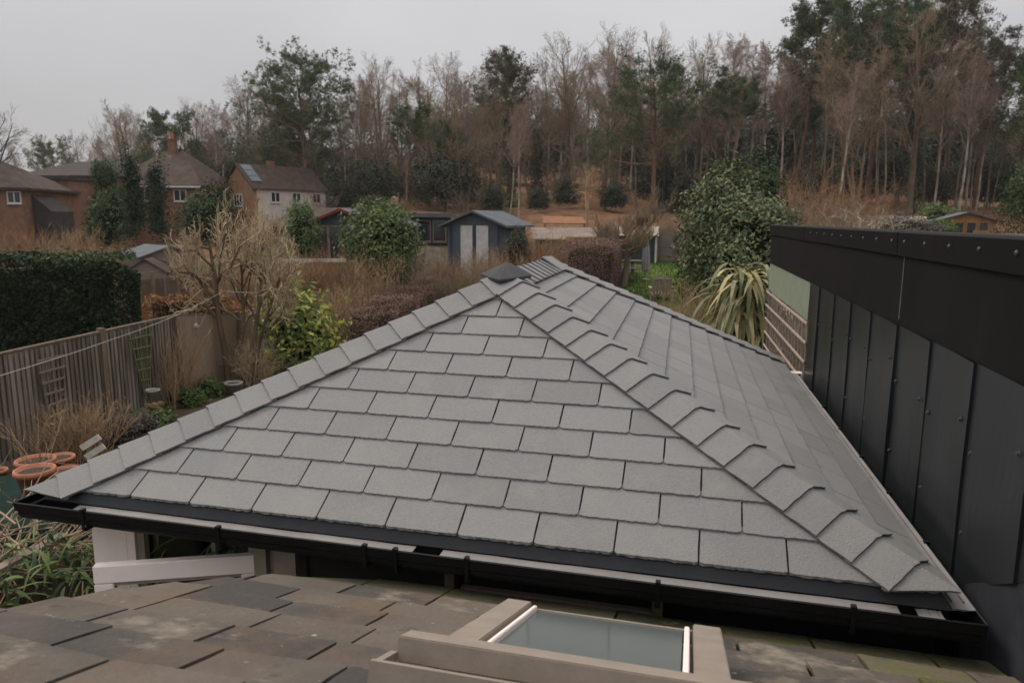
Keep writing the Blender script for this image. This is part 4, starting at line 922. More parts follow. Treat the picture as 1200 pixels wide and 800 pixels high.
q0, q1 = pd(330, 305.5, 24.5), pd(405, 305, 24.5); r_ = thing('timber_rail', 'pale horizontal timber rail on posts in the neighbouring garden', 'rail', tuple(q0*[1, 1, 0]))
m = MB(); m.bar(q0, q1, .06, .12); m.build('beam', MT['pale_slat'], r_)
for q in (q0, q1): MB().box(q[0]-.04, q[0]+.04, q[1]-.04, q[1]+.04, 0, q[2]-.062).build('post', MT['old_batten'], r_)
# ================================================================== vegetation
def nrm_(v): return v/(np.linalg.norm(v, axis=-1, keepdims=True)+1e-9)
def path(start, dirs, L_, n, g, up=0., wig=.1):
    """random-walk branches: start (B,3), dirs (B,3), L (B,)"""
    B = len(start); P = np.empty((B, n, 3)); P[:, 0] = start; d_ = nrm_(dirs.copy())
    for i in range(1, n):
        d_ = nrm_(d_ + np.array([0, 0, up]) / (n-1) + g.normal(0, wig, (B, 3)))
        P[:, i] = P[:, i-1] + d_*(L_/(n-1))[:, None]
    return P
def grow(P, Rr, m, lo, hi, lenf, ang, n, g, up=0., wig=.12, rf_=.6, tip=.25, taper=.5, rmax=1., rmin=0.):
    B, k, _ = P.shape; seg = P[:, 1:]-P[:, :-1]; Lp = np.linalg.norm(seg, axis=2).sum(1)
    t = lo+(hi-lo)*((np.arange(m)[None]+g.random((B, m)))/m); f_ = np.minimum(t*(k-1), k-1.001); i = f_.astype(int); fr_ = f_-i
    bi = np.arange(B)[:, None]; st = P[bi, i]*(1-fr_)[..., None]+P[bi, i+1]*fr_[..., None]; dr = nrm_(seg[bi, i]); r0 = Rr[bi, i]*(1-fr_)+Rr[bi, i+1]*fr_
    rv = g.normal(0, 1, (B, m, 3)); pp = nrm_(rv-(rv*dr).sum(-1, keepdims=True)*dr)
    a = np.radians(ang)*g.uniform(.65, 1.3, (B, m))[..., None]; dd = dr*np.cos(a)+pp*np.sin(a)
    L_ = lenf*Lp[:, None]*(1-taper*(t-lo)/(hi-lo+1e-6))*g.uniform(.6, 1.3, (B, m))
    CP = path(st.reshape(-1, 3), dd.reshape(-1, 3), L_.ravel(), n, g, up, wig)
    cr_ = np.clip(r0.ravel()*rf_, rmin, rmax)
    return CP, cr_[:, None]*np.linspace(1, tip, n)[None]
def join(parts):
    V = []; F = []; o = 0
    for v, f in parts: V.append(v); F.append(f+o); o += len(v)
    return np.concatenate(V), np.concatenate(F)
def leaves(C, size, g, outward=None, bias=.6, aspect=.45, up=.15):
    n = len(C); nr = g.normal(0, 1, (n, 3)); 
    if outward is not None: nr = nrm_(nr)*(1-bias)+outward*bias
    nr = nrm_(nr+np.array([0, 0, up])); t = g.normal(0, 1, (n, 3)); a = nrm_(np.cross(nr, t)); b_ = np.cross(nr, a)
    s = size*g.uniform(.6, 1.3, n)[:, None]
    V = np.stack([C-a*s*.5, C+b_*s*aspect*.5-a*s*.05+nr*s*.06, C+a*s*.5, C-b_*s*aspect*.5-a*s*.05+nr*s*.06], 1).reshape(-1, 3)
    return V, np.arange(4*n).reshape(n, 4)
def blades(C, dirs, L_, wd, g, spread=.6):
    """thin blades from centres C along dirs (already one per blade)"""
    d_ = nrm_(dirs+g.normal(0, spread, dirs.shape)); s = nrm_(np.cross(d_, g.normal(0, 1, d_.shape)))
    L_ = L_*g.uniform(.6, 1.25, len(C))[:, None]; mid = C+d_*L_*.5
    V = np.stack([C, mid+s*wd, C+d_*L_, mid-s*wd], 1).reshape(-1, 3); return V, np.arange(4*len(C)).reshape(-1, 4)

MT['birch_bark'] = material('birch_bark', (.42, .36, .30), (.16, .125, .10), 3, 6, .85, .3, 20, .1, coord='obj', stretch=(1, 1, .35), extra=[((.06, .05, .045), 2.5, .58, .68)])
MT['bark_grey'] = material('grey_brown_bark', (.24, .185, .13), (.12, .093, .066), 4, 6, .95, .4, 14, .1, coord='obj', stretch=(1, 1, .2))
MT['bark_brown'] = material('brown_garden_bark', (.15, .105, .068), (.075, .054, .037), 6, 6, .95, .4, 24, .1, coord='obj', stretch=(1, 1, .3))
MT['bark_pine'] = material('pine_bark', (.21, .125, .085), (.11, .07, .052), 3, 6, .95, .5, 10, .1, coord='obj', stretch=(1, 1, .4))
MT['bark_dark'] = material('dark_bark', (.06, .05, .042), (.035, .03, .026), 4, 5, .95, .3, 14, .1, coord='obj')
MT['twig_purple'] = material('purple_brown_twigs', (.32, .225, .18), (.20, .145, .115), .6, 3, .9, island=.6, coord='obj', spec=.1)
MT['twig_brown'] = material('brown_twigs', (.30, .225, .15), (.18, .135, .09), .6, 3, .9, island=.6, coord='obj', spec=.1)
MT['twig_mid'] = material('mid_brown_twigs', (.21, .152, .105), (.12, .09, .065), .6, 3, .9, island=.6, coord='obj', spec=.1)  # darker brown of the woodland undergrowth
MT['twig_dark'] = material('dark_twigs', (.085, .07, .062), (.055, .046, .042), .6, 3, .9, island=.5, coord='obj', spec=.1)
MT['twig_beige'] = material('beige_shoots', (.50, .39, .25), (.28, .21, .135), .9, 3, .9, island=.8, coord='obj', spec=.1)
MT['twig_red'] = material('russet_stems', (.34, .18, .095), (.19, .105, .06), .8, 3, .9, island=.8, coord='obj', spec=.1)
MT['twig_tan'] = material('tan_dry_stems', (.43, .29, .165), (.24, .165, .10), .8, 3, .9, island=.8, coord='obj', spec=.1)
MT['twig_pale'] = material('bleached_branches', (.40, .335, .26), (.26, .215, .165), .9, 3, .9, island=.5, coord='obj', spec=.1)
MT['needles'] = material('pine_needles', (.115, .145, .065), (.042, .062, .03), .5, 3, .8, island=.7, coord='obj', spec=.2)
MT['needles_dull'] = material('dull_pine_needles', (.125, .12, .068), (.055, .056, .036), .5, 3, .85, island=.7, coord='obj', spec=.15)
MT['ivy'] = material('ivy_leaves', (.032, .052, .024), (.016, .027, .014), .8, 3, .6, island=.7, coord='obj', spec=.15)
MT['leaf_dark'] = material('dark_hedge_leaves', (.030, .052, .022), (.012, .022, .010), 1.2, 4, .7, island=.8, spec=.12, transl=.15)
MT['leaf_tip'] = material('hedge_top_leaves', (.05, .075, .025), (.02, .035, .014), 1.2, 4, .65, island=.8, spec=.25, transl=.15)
MT['leaf_laurel'] = material('laurel_leaves', (.135, .18, .055), (.038, .068, .024), .9, 4, .5, island=.9, spec=.2, transl=.2)
MT['leaf_yellow'] = material('yellow_green_leaves', (.40, .41, .10), (.09, .13, .03), .9, 4, .5, island=1.0, spec=.2, transl=.25)
MT['leaf_mixed'] = material('large_evergreen_leaves', (.17, .18, .085), (.032, .058, .026), .7, 4, .5, island=1.1, spec=.15, transl=.15)
MT['leaf_purple'] = material('purple_brown_leaves', (.215, .135, .105), (.145, .09, .072), .8, 4, .9, island=.5, spec=.1, transl=.1)
MT['leaf_bronze'] = material('bronze_dry_leaves', (.36, .19, .085), (.18, .095, .048), .8, 4, .85, island=.9, spec=.1, transl=.1)
MT['leaf_lavender'] = material('grey_lavender', (.15, .13, .12), (.08, .068, .06), 2, 4, .9, island=.8, spec=.1)
MT['leaf_green'] = material('fresh_green_leaves', (.09, .15, .03), (.04, .075, .018), 2, 4, .6, island=.8, spec=.25, transl=.2)
MT['leaf_conifer'] = material('conifer_sprays', (.065, .098, .034), (.022, .038, .015), .8, 4, .7, island=.8, spec=.2)
MT['leaf_conifer_blue'] = material('dark_understorey', (.06, .066, .038), (.026, .032, .02), .8, 4, .7, island=.8, spec=.2)
MT['leaf_cord'] = material('sword_leaves', (.42, .37, .18), (.13, .14, .06), 1.1, 3, .55, island=1.2, spec=.3, transl=.2, extra=[((.38, .27, .18), 2.1, .55, .7)])
MT['leaf_bamboo'] = material('cut_green_leaves', (.13, .17, .06), (.035, .06, .022), 3, 4, .55, island=1.1, spec=.2, transl=.2)
MT['core_dark'] = material('inner_shade_core', (.012, .014, .009), (.008, .009, .006), 3, 3, 1., spec=.0)  # near-black core colour, paints the shade inside foliage
MT['core_brown'] = material('inner_brown_shade_core', (.035, .024, .018), (.022, .016, .012), 3, 3, 1., spec=.0)  # dark brown core colour, paints the shade inside brown hedges and heaps

def tree_parts(trunk, tmat, crown, cmat, extra=None):
    d_ = {'trunk': (fastmesh('trunk', *trunk, smooth=True), tmat), 'crown': (fastmesh('crown', *crown), cmat)}
    for k, (vf, mm) in (extra or {}).items(): d_[k] = (fastmesh(k, *vf), mm)
    for me, mm in d_.values(): me.materials.append(mm)
    return d_
def plant(parts, name, label, cat, loc, rot=0., s=1., group=None, sz=None, tilt=(0, 0)):
    o = bpy.data.objects.new(name, None); col.objects.link(o); o.location = loc; o.rotation_euler = (tilt[0], tilt[1], rot); o.scale = (s, s, sz or s); o.empty_display_size = .3
    tag(o, label, cat, group)
    for k, (me, mm) in parts.items(): c = bpy.data.objects.new(k, me); col.objects.link(c); c.parent = o
    return o

def bare_tree(seed, h, r0, limbs, lo, lenf, ang, counts, up=(.3, .1, -.2, -.3), tmat='bark_grey', cmat='twig_brown', lean=.03, forks=1, tw=.009, wig=.07):
    g = np.random.default_rng(seed)
    base = np.zeros((forks, 3)); base[:, :2] = g.normal(0, .12*(forks > 1), (forks, 2)); dirs = np.tile([0, 0, 1.], (forks, 1)); dirs[:, :2] += g.normal(0, lean+.16*(forks > 1), (forks, 2))
    T_ = path(base, dirs, h*g.uniform(.85, 1., forks), 12, g, .25*(forks > 1), wig*.35); TR = np.linspace(1, .12, 12)[None]**.8*r0*np.ones((forks, 1)); TR[:, 0] *= 1.35
    L1, R1 = grow(T_, TR, limbs, lo, .985, lenf, ang, 7, g, up[0], wig*1.3, .55, .22, .62)
    L2, R2 = grow(L1, R1, counts[0], .2, .98, .46, 42, 5, g, up[1], .13, .55, .3, .5, rmin=tw*1.2)
    L3, R3 = grow(L2, R2, counts[1], .15, .98, .55, 40, 4, g, up[2], .16, .6, .4, .4, rmin=tw, rmax=.03)
    L4, R4 = grow(L3, R3, counts[2], .15, 1., .62, 36, 3, g, up[3], .16, .75, .5, .3, rmin=tw*.75, rmax=.02)
    tr = join([tubes(T_, TR, 7), tubes(L1, R1, 4)]); cr2 = join([tubes(L2, R2, 3), tubes(L3, R3, 3), tubes(L4, R4, 3)])
    return tree_parts(tr, MT[tmat], cr2, MT[cmat]), (T_, TR, L1, R1, L2, R2)

def ivy_on(T_, TR, g, n, lo, hi, rad, size=.16):
    t = g.uniform(lo, hi, n); b_ = g.integers(0, len(T_), n); f_ = t*(T_.shape[1]-1.001); i = f_.astype(int); c = T_[b_, i]*(1-(f_-i))[:, None]+T_[b_, i+1]*(f_-i)[:, None]
    a = g.uniform(0, 6.283, n); lump = 1+.45*np.sin(t*17+a*2)+.3*np.sin(t*41+a); rr = rad*(1-.5*t)*lump*g.uniform(.5, 1.05, n); o_ = np.stack([np.cos(a), np.sin(a), .25*np.ones(n)], 1)
    return leaves(c+o_*rr[:, None], size, g, nrm_(o_), .6, .75)

def pine(seed, h, r0, crown_lo, spread, nl, tufts, mat='needles', flat=.5, ang=65, low=0, blade=.30):
    g = np.random.default_rng(seed)
    T_ = path(np.zeros((1, 3)), np.array([[g.normal(0, .03), g.normal(0, .03), 1.]]), np.array([h*.97]), 12, g, .1, .03); TR = (np.linspace(1, .2, 12)**.8*r0)[None]
    L1, R1 = grow(T_, TR, nl, crown_lo, .99, spread/h, ang, 7, g, .35, .12, .4, .25, .55)
    L2, R2 = grow(L1, R1, 7, .35, 1., .42, 48, 5, g, .35, .15, .6, .3, .3, rmin=.012)
    L3, R3 = grow(L2, R2, 4, .3, 1., .5, 45, 4, g, .45, .15, .6, .4, .2, rmin=.008)
    tr = join([tubes(T_, TR, 7), tubes(L1, R1, 4), tubes(L2, R2, 3)])
    ends = np.concatenate([L3[:, 1:].reshape(-1, 3), L2[:, 2:].reshape(-1, 3)])
    c = ends[g.integers(0, len(ends), tufts)]+g.normal(0, .17, (tufts, 3))*[1, 1, .55]
    K = 11; cc = np.repeat(c, K, 0); ax = np.repeat(nrm_(g.normal(0, 1, (tufts, 3))*[1, 1, .5]+[0, 0, .55]), K, 0)
    return tree_parts(tr, MT['bark_pine'], blades(cc, ax, blade, .016, g, .65), MT[mat]), (T_, TR)

def core_blob(c, r, lumpf, k=18):
    th_ = np.linspace(0, np.pi, k//2+1); ph_ = np.linspace(0, 2*np.pi, k, endpoint=False); A, B_ = np.meshgrid(th_, ph_, indexing='ij')
    dv = np.stack([np.sin(A)*np.cos(B_), np.sin(A)*np.sin(B_), np.cos(A)], -1).reshape(-1, 3); V = c+dv*r*lumpf(dv)[:, None]
    idx = np.arange((k//2+1)*k).reshape(k//2+1, k); nx = np.roll(idx, -1, 1); return V, np.stack([idx[:-1], idx[1:], nx[1:], nx[:-1]], -1).reshape(-1, 4)
def lumps(g, n=14, amp=.28, w_=.5):
    cs = nrm_(g.normal(0, 1, (n, 3))); am = g.uniform(-.6, 1, n)*amp
    return lambda dv: .92+(np.exp(-((dv[:, None, :]-cs[None])**2).sum(-1)/(w_**2))*am[None]).sum(1)
def shrub(seed, r, n, size, mat, core='core_dark', aspect=.45, bias=.55, amp=.28, inner=.72, shape=None, stems=True, up=.2, cut=None):
    """leafy shrub round the origin, base at z=0; r = (rx, ry, rz)"""
    g = np.random.default_rng(seed); r = np.array(r, float); lf_ = lumps(g, 16, amp); c = np.array([0, 0, r[2]*.96])
    dv = nrm_(g.normal(0, 1, (n, 3))); dv[:, 2] = np.where(dv[:, 2] < -.75, -dv[:, 2], dv[:, 2]); dv = nrm_(dv)
    ncl = max(8, n//14); cl = dv[:ncl]; cf2 = lf_(cl)*np.where(g.random(ncl) < .14, g.uniform(1.0, 1.16, ncl), g.uniform(inner, 1.04, ncl)**.75); sh = shape(cl) if shape else 1.
    CC = c+cl*r*(cf2*sh)[:, None]; pick = g.integers(0, ncl, n); C = CC[pick]+g.normal(0, 1, (n, 3))*size*.95; C[:, 2] = np.maximum(C[:, 2], .03); dv = nrm_(cl[pick]+g.normal(0, .25, (n, 3)))
    lv = leaves(C, size, g, nrm_(dv/r), bias, aspect, up)
    cf = lambda d_: lf_(d_)*inner*.93*(shape(d_) if shape else 1.)
    d_ = {'foliage': (fastmesh('foliage', *lv), MT[mat]), 'branches': (fastmesh('branches', *core_blob(c, r, cf, 22)), MT[core])}  # second mesh is an added dark core that blocks light, not real branches
    for me, mm in d_.values(): me.materials.append(mm)
    return d_
def hedge_mesh(P0, P1, wd, h0, h1, n, size, g, aspect=.6, rag=.05, round_=.12):
    """clipped hedge between two ground points: leaf shell and inner core, world space"""
    P0, P1 = np.array(P0, float), np.array(P1, float); ax = P1-P0; Ln = np.linalg.norm(ax[:2]); ux = np.array([ax[0], ax[1], 0])/Ln; uy = np.array([-ux[1], ux[0], 0])
    A = np.array([2*Ln*h0, Ln*wd, 2*wd*h0]); ch = g.choice(3, n, p=A/A.sum()); s, t_ = g.random(n), g.random(n); e = g.random(n) < .5
    a = np.where(ch == 2, np.where(e, 0, 1.), s); b_ = np.where(ch == 0, np.where(e, 0, 1.), np.where(ch == 1, t_, s)); c = np.where(ch == 1, 1., t_)
    o_ = np.zeros((n, 3)); o_[ch == 0] = np.where(e[ch == 0], -1, 1)[:, None]*uy; o_[ch == 1] = [0, 0, 1]; o_[ch == 2] = np.where(e[ch == 2], -1, 1)[:, None]*ux
    yy = (b_-.5)*wd; top = h0+(h1-h0)*a; z = c*top
    rd = np.maximum(0, np.abs(yy)/(wd/2)-1+round_*2)*round_*np.maximum(0, c-.6)*2.; re = np.maximum(0, np.abs(a-.5)*2-.93)*2*np.maximum(0, c-.5)
    en = np.clip((np.abs(a-.5)*Ln-(Ln/2-.9))/.9, 0, 1)**2; yy = yy*(1-.42*en); z = z*(1-.12*en*c)
    wv = rag*1.6*(np.sin(a*Ln*2.3+z*1.7)+.7*np.sin(a*Ln*5.1-z*3+yy*4)) 
    C = P0+ux*(a*Ln)[:, None]+uy*yy[:, None]; C[:, 2] = P0[2]+(P1[2]-P0[2])*a+z-rd-re*.4
    C += o_*(wv-g.exponential(.05, n)+.03)[:, None]
    lv = leaves(C, size, g, o_, .5, aspect, .1)
    m = MB(); ei = min(.55, Ln*.12); q = [P0+ux*ei-uy*(wd/2-.2), P1-ux*ei-uy*(wd/2-.2), P1-ux*ei+uy*(wd/2-.2), P0+ux*ei+uy*(wd/2-.2)]  # added dark core that blocks light behind the leaf shell
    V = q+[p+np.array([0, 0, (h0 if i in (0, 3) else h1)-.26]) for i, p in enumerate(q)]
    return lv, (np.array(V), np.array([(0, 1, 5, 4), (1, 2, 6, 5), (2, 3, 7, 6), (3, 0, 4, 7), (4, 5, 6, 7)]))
def twig_bush(seed, r, h, nst, c1, c2, mat, up=.3, spread=.5, tw=.007, wig=.1, lenf=.5, r0=.014, c3=0, part='stems'):
    g = np.random.default_rng(seed); st = np.zeros((nst, 3)); st[:, :2] = g.normal(0, r*.28, (nst, 2)); d0 = np.zeros((nst, 3)); d0[:, :2] = st[:, :2]/r*1.2*spread+g.normal(0, spread*.6, (nst, 2)); d0[:, 2] = 1
    S = path(st, d0, h*g.uniform(.6, 1.1, nst), 7, g, up, wig); SR = r0*g.uniform(.6, 1.3, nst)[:, None]*np.linspace(1, .35, 7)[None]
    ps = [tubes(S, SR, 4)]; L2, R2 = grow(S, SR, c1, .2, 1., lenf, 38, 5, g, up, wig*1.2, .7, .45, .4, rmin=tw); ps.append(tubes(L2, R2, 3))
    if c2: L3, R3 = grow(L2, R2, c2, .2, 1., .55, 40, 4, g, up, wig*1.4, .75, .5, .3, rmin=tw*.8); ps.append(tubes(L3, R3, 3))
    if c3: L4, R4 = grow(L3, R3, c3, .2, 1., .6, 40, 3, g, up, wig*1.4, .8, .6, .3, rmin=tw*.7); ps.append(tubes(L4, R4, 3))
    vf = join(ps); me = fastmesh(part, *vf); me.materials.append(MT[mat]); return {part: (me, MT[mat])}, vf

# ------------------------------------------------------------------ prototypes of the wood
birches = [bare_tree(20+i, 15, .125, 24, .46, .28, 34, (8, 7, 4), (.5, .2, -.45, -1.0), 'birch_bark', 'twig_purple', .05, tw=.009) for i in range(3)]
oaks = [bare_tree(30+i, 14, .22, 18, .26, .46, 44, (8, 7, 4), (.55, .25, .15, .1), 'bark_grey', 'twig_brown', .04, tw=.009) for i in range(2)]
fork = bare_tree(41, 14, .13, 14, .28, .34, 36, (6, 6, 4), (.5, .25, -.1, -.4), 'bark_grey', 'twig_brown', .02, forks=3, tw=.011)
darkt = bare_tree(45, 13, .2, 18, .18, .5, 46, (8, 8, 3), (.6, .3, .2, .1), 'bark_dark', 'twig_dark', .03, tw=.009)
slim = [bare_tree(50+i, 15, .10, 14, .58, .22, 36, (7, 7, 4), (.5, .2, -.2, -.6), 'bark_grey', 'twig_brown', .05, tw=.010) for i in range(2)]
pines_t = [pine(60, 18, .24, .62, 5.2, 24, 4200), pine(61, 18, .22, .68, 4.6, 20, 3800), pine(62, 17, .22, .60, 4.6, 22, 3400, 'needles_dull')]
pines_b = [pine(65, 13, .26, .20, 6.4, 30, 5600, ang=72), pine(66, 13, .26, .34, 6.8, 28, 5000, ang=76)]
g_ = np.random.default_rng(9)
ivy_parts = dict(oaks[0][0]); iv = ivy_on(oaks[0][1][0], oaks[0][1][1], g_, 5000, .0, .72, 1.1); me = fastmesh('ivy', *iv); me.materials.append(MT['ivy']); ivy_parts['ivy'] = (me, MT['ivy'])
ivy_pine = dict(pines_t[2][0]); iv = ivy_on(pines_t[2][1][0], pines_t[2][1][1], g_, 4000, .0, .68, .9); me = fastmesh('ivy', *iv); me.materials.append(MT['ivy']); ivy_pine['ivy'] = (me, MT['ivy'])
KINDS = {
 'birch': (lambda i: birches[i % 3][0], 15, 'birch_tree', 'slender bare birch with pale trunk and drooping purple twigs in the wood', 'bare birches of the wood'),
 'oak': (lambda i: oaks[i % 2][0], 14, 'bare_tree', 'broad bare brown tree with spreading limbs in the wood', 'broad bare trees of the wood'),
 'fork': (lambda i: fork[0], 14, 'bare_tree', 'bare tree with several stems from the base in the wood', 'forked bare trees of the wood'),
 'slim': (lambda i: slim[i % 2][0], 15, 'bare_tree', 'thin straight bare tree with narrow brown top in the wood', 'thin bare trees of the wood'),
 'pine': (lambda i: pines_t[i % 2][0], 18, 'pine_tree', 'tall pine with long bare trunk and green tufted top in the wood', 'tall pines of the wood'),
 'dull': (lambda i: pines_t[2][0], 17, 'pine_tree', 'tall pine with dull olive top standing in the wood', 'dull topped pines of the wood'),
 'wide': (lambda i: pines_b[i % 2][0], 13, 'pine_tree', 'wide dense pine with dark green layered boughs at the wood edge', 'wide pines of the wood edge'),
 'ivy': (lambda i: ivy_parts, 14, 'ivy_clad_tree', 'bare tree with trunk wrapped in dark ivy in the wood', 'ivy clad trees of the wood'),
 'ivypine': (lambda i: ivy_pine, 17, 'ivy_clad_tree', 'pine with trunk wrapped in dark ivy in the wood', 'ivy clad pines of the wood'),
}
rv = random.Random(77)
OWN = {('wide', 208): 'wide dark pine rising behind the big hipped brick house', ('wide', 362): 'tallest dense pine behind the gabled house with solar panels', ('wide', 352): 'lower dense pine crowding the tallest pine behind the gabled house',
 ('pine', 478): 'pine with bare orange trunk standing behind the black garden office', ('ivypine', 600): 'ivy wrapped pine rising behind the grey blue shed', ('wide', 762): 'broad layered pine rising behind the green shed by the lawn', ('birch', 608): 'pale leaning birch at the wood edge behind the grey blue shed', ('oak', 150): 'bare tree just behind the chimney of the big hipped house'}
def wood(kind, px, d, topy, i=None, wide=1.):
    f_, h, nm, lab, grp = KINDS[kind]; p = on(px, d); H = zpx(topy, d)-p[2]; s = H/h
    if (kind, px) in OWN: lab, grp = OWN[(kind, px)], None
    return plant(f_(rv.randrange(6) if i is None else i), nm, lab, 'tree', (p[0], p[1], p[2]-.15), rv.uniform(0, 6.28), s*wide, grp, sz=s)
SKY = ([-80, 60, 130, 160, 200, 245, 300, 330, 362, 400, 430, 560, 600, 640, 700, 740, 800, 840, 900, 950, 1010, 1060, 1100, 1120, 1160, 1200, 1280],
       [178, 172, 162, 140, 150, 120, 112, 118, 100, 112, 92, 88, 78, 66, 63, 62, 78, 48, 52, 30, 16, 22, 24, 45, 62, 46, 40])
top = lambda px: float(np.interp(px, *SKY))
for k, px, d, ty in [('wide', 208, 78, 146), ('wide', 362, 70, 96), ('wide', 352, 76, 132), ('pine', 478, 64, 132), ('pine', 522, 68, 148), ('pine', 532, 72, 158), ('ivypine', 600, 70, 74), ('ivy', 628, 78, 118), ('wide', 762, 63, 97),
        ('pine', 946, 70, 24), ('pine', 978, 74, 18), ('pine', 1010, 70, 10), ('pine', 1045, 75, 22), ('dull', 925, 66, 66), ('dull', 1085, 70, 20), ('ivypine', 1068, 66, 60), ('dull', 1135, 70, 55), ('dull', 1185, 66, 52), ('wide', 1210, 62, 70),
        ('oak', 672, 72, 64), ('oak', 705, 80, 66), ('oak', 585, 82, 84), ('oak', 1060, 64, 30), ('fork', 1000, 62, 60), ('oak', 1100, 72, 30), ('oak', 520, 76, 92), ('fork', 450, 74, 96), ('fork', 545, 66, 110),
        ('birch', 608, 60, 120), ('birch', 597, 61, 128), ('birch', 650, 74, 100), ('birch', 657, 75, 110), ('birch', 735, 78, 62), ('birch', 722, 84, 70), ('birch', 895, 64, 52), ('birch', 910, 63, 60), ('birch', 872, 68, 50), ('birch', 850, 72, 46), ('birch', 838, 78, 50),
        ('birch', 975, 58, 70), ('birch', 1118, 60, 60), ('birch', 1125, 66, 66), ('birch', 815, 80, 72), ('birch', 260, 80, 122), ('birch', 288, 84, 112), ('birch', 312, 80, 116), ('birch', 415, 80, 94), ('birch', 432, 84, 92), ('birch', 487, 82, 90),
        ('slim', 785, 74, 80), ('slim', 960, 62, 40), ('slim', 1030, 60, 50), ('slim', 1150, 68, 58), ('slim', 885, 74, 55), ('ivy', 1205, 72, 44), ('oak', 150, 84, 138), ('oak', 168, 88, 142), ('fork', 340, 86, 118), ('ivy', 775, 70, 130), ('ivy', 240, 84, 140), ('ivypine', 835, 72, 100), ('ivypine', 1000, 78, 60),
        ('birch', 30, 120, 172), ('oak', 60, 125, 172), ('wide', 75, 118, 178), ('oak', 100, 120, 166), ('birch', 120, 115, 168), ('oak', -10, 110, 176)]:
    wood(k, px, d, ty)
for i in range(110):
    px = 150+1090*((i*.618034) % 1); d = rv.uniform(84, 140); k = rv.choices(['birch', 'slim', 'oak', 'fork', 'pine', 'dull', 'ivy', 'ivypine'], [30, 22, 14, 10, 6 if px > 800 else 2, 6, 6, 6])[0]
    if 380 < px < 830:
        if i % 4 == 0: continue
        k = rv.choice(['birch', 'birch', 'slim', 'oak', 'fork'])
    if px > 860 and rv.random() < .35: k = rv.choice(['pine', 'dull', 'slim'])
    wood(k, px, d, top(px)+(rv.uniform(45, 110) if px < 820 else rv.uniform(35, 120)))
for i in range(26):      # airy front row in the middle of the wood
    px = 384+i*17+rv.uniform(-6, 6); wood(rv.choice(['birch', 'birch', 'oak', 'slim', 'fork']), px, rv.uniform(70, 86), top(px)+rv.uniform(-4, 16))
for i in range(9):
    px = 140+i*26+rv.uniform(-8, 8); wood(rv.choice(['birch', 'oak', 'fork']), px, rv.uniform(80, 92), top(px)+rv.uniform(0, 14))
for i in range(26):      # slender trunks that show along the edge on the right
    px = 790+i*16+rv.uniform(-6, 6); wood(rv.choice(['slim', 'slim', 'birch', 'pine']), px, rv.uniform(62, 78), top(px)+rv.uniform(15, 90))
p = on(-8, 50); plant(darkt[0], 'bare_tree', 'dark rounded bare tree standing alone behind the end brick house', 'tree', tuple(p), 1., (zpx(97, 50)-p[2])/13)

# understorey of the wood
hol = shrub(90, (1.9, 1.9, 1.7), 5200, .2, 'leaf_conifer_blue', amp=.4, inner=.6)
for i in range(22):
    px = 255+960*((i*.618034+.3) % 1); d = rv.uniform(62, 76); p = on(px, d)
    plant(hol, 'understorey_shrub', 'dark evergreen understorey shrub at the foot of the wood', 'shrub', tuple(p), rv.uniform(0, 6), rv.uniform(.6, 1.25) * (1.25 if d > 66 else .9), 'evergreen shrubs under the wood')
for i in range(40):
    px = 240+1000*((i*.618034+.1) % 1); d = rv.uniform(92, 135); p = on(px, d)
    plant(hol, 'understorey_shrub', 'dark evergreen understorey shrub at the foot of the wood', 'shrub', tuple(p), rv.uniform(0, 6), rv.uniform(1.6, 2.6), 'evergreen shrubs under the wood', sz=rv.uniform(2.0, 3.4))
_, vb = twig_bush(91, 1.4, 3.2, 20, 5, 3, 'twig_brown', .25, .55, .013, r0=.02)
Vs, Fs, o = [], [], 0
for i in range(62):
    px = 150+1100*rv.random(); d = rv.uniform(60, 130); p = on(px, d); a = rv.uniform(0, 6.28); s = rv.uniform(.7, 1.25)*(1+max(0, d-66)*.022); c_, s_ = math.cos(a), math.sin(a)
    Vs.append(vb[0]@np.array([[c_, s_, 0], [-s_, c_, 0], [0, 0, 1]])*s+p); Fs.append(vb[1]+o); o += len(vb[0])
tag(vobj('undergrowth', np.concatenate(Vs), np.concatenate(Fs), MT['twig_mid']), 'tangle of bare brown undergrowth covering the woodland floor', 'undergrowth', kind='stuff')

# ------------------------------------------------------------------ garden plants
def leafy(parts, name, label, cat, px, d, zbase=None, rot=0., s=1., sz=None):
    p = on(px, d); z = p[2] if zbase is None else zbase
    return plant(parts, name, label, cat, (p[0], p[1], z), rot, s, sz=sz)
# clipped dark hedge behind the tall fence
g_ = np.random.default_rng(12)
a, b2 = pd(-260, 310, 14.2), pd(160, 310, 17.0); ax_ = nrm_((b2-a)*[1, 1, 0])
hd_ = thing('clipped_hedge', 'large clipped dark green hedge rising behind the tall board fence', 'hedge', (b2[0], b2[1], 0))
lv, core = hedge_mesh((a[0], a[1], 0), (b2[0], b2[1], 0), 2.2, 2.95, 2.9, 38000, .088, g_, rag=.05)
vobj('foliage', *lv, MT['leaf_dark'], hd_); vobj('shade_core', *core, MT['core_dark'], hd_)
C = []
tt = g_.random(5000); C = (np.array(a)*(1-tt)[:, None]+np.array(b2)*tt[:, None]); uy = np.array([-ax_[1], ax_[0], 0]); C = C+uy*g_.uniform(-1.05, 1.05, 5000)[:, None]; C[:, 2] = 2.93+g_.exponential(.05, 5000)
vobj('top_shoots', *leaves(C, .09, g_, None, 0, .5, .8), MT['leaf_tip'], hd_)
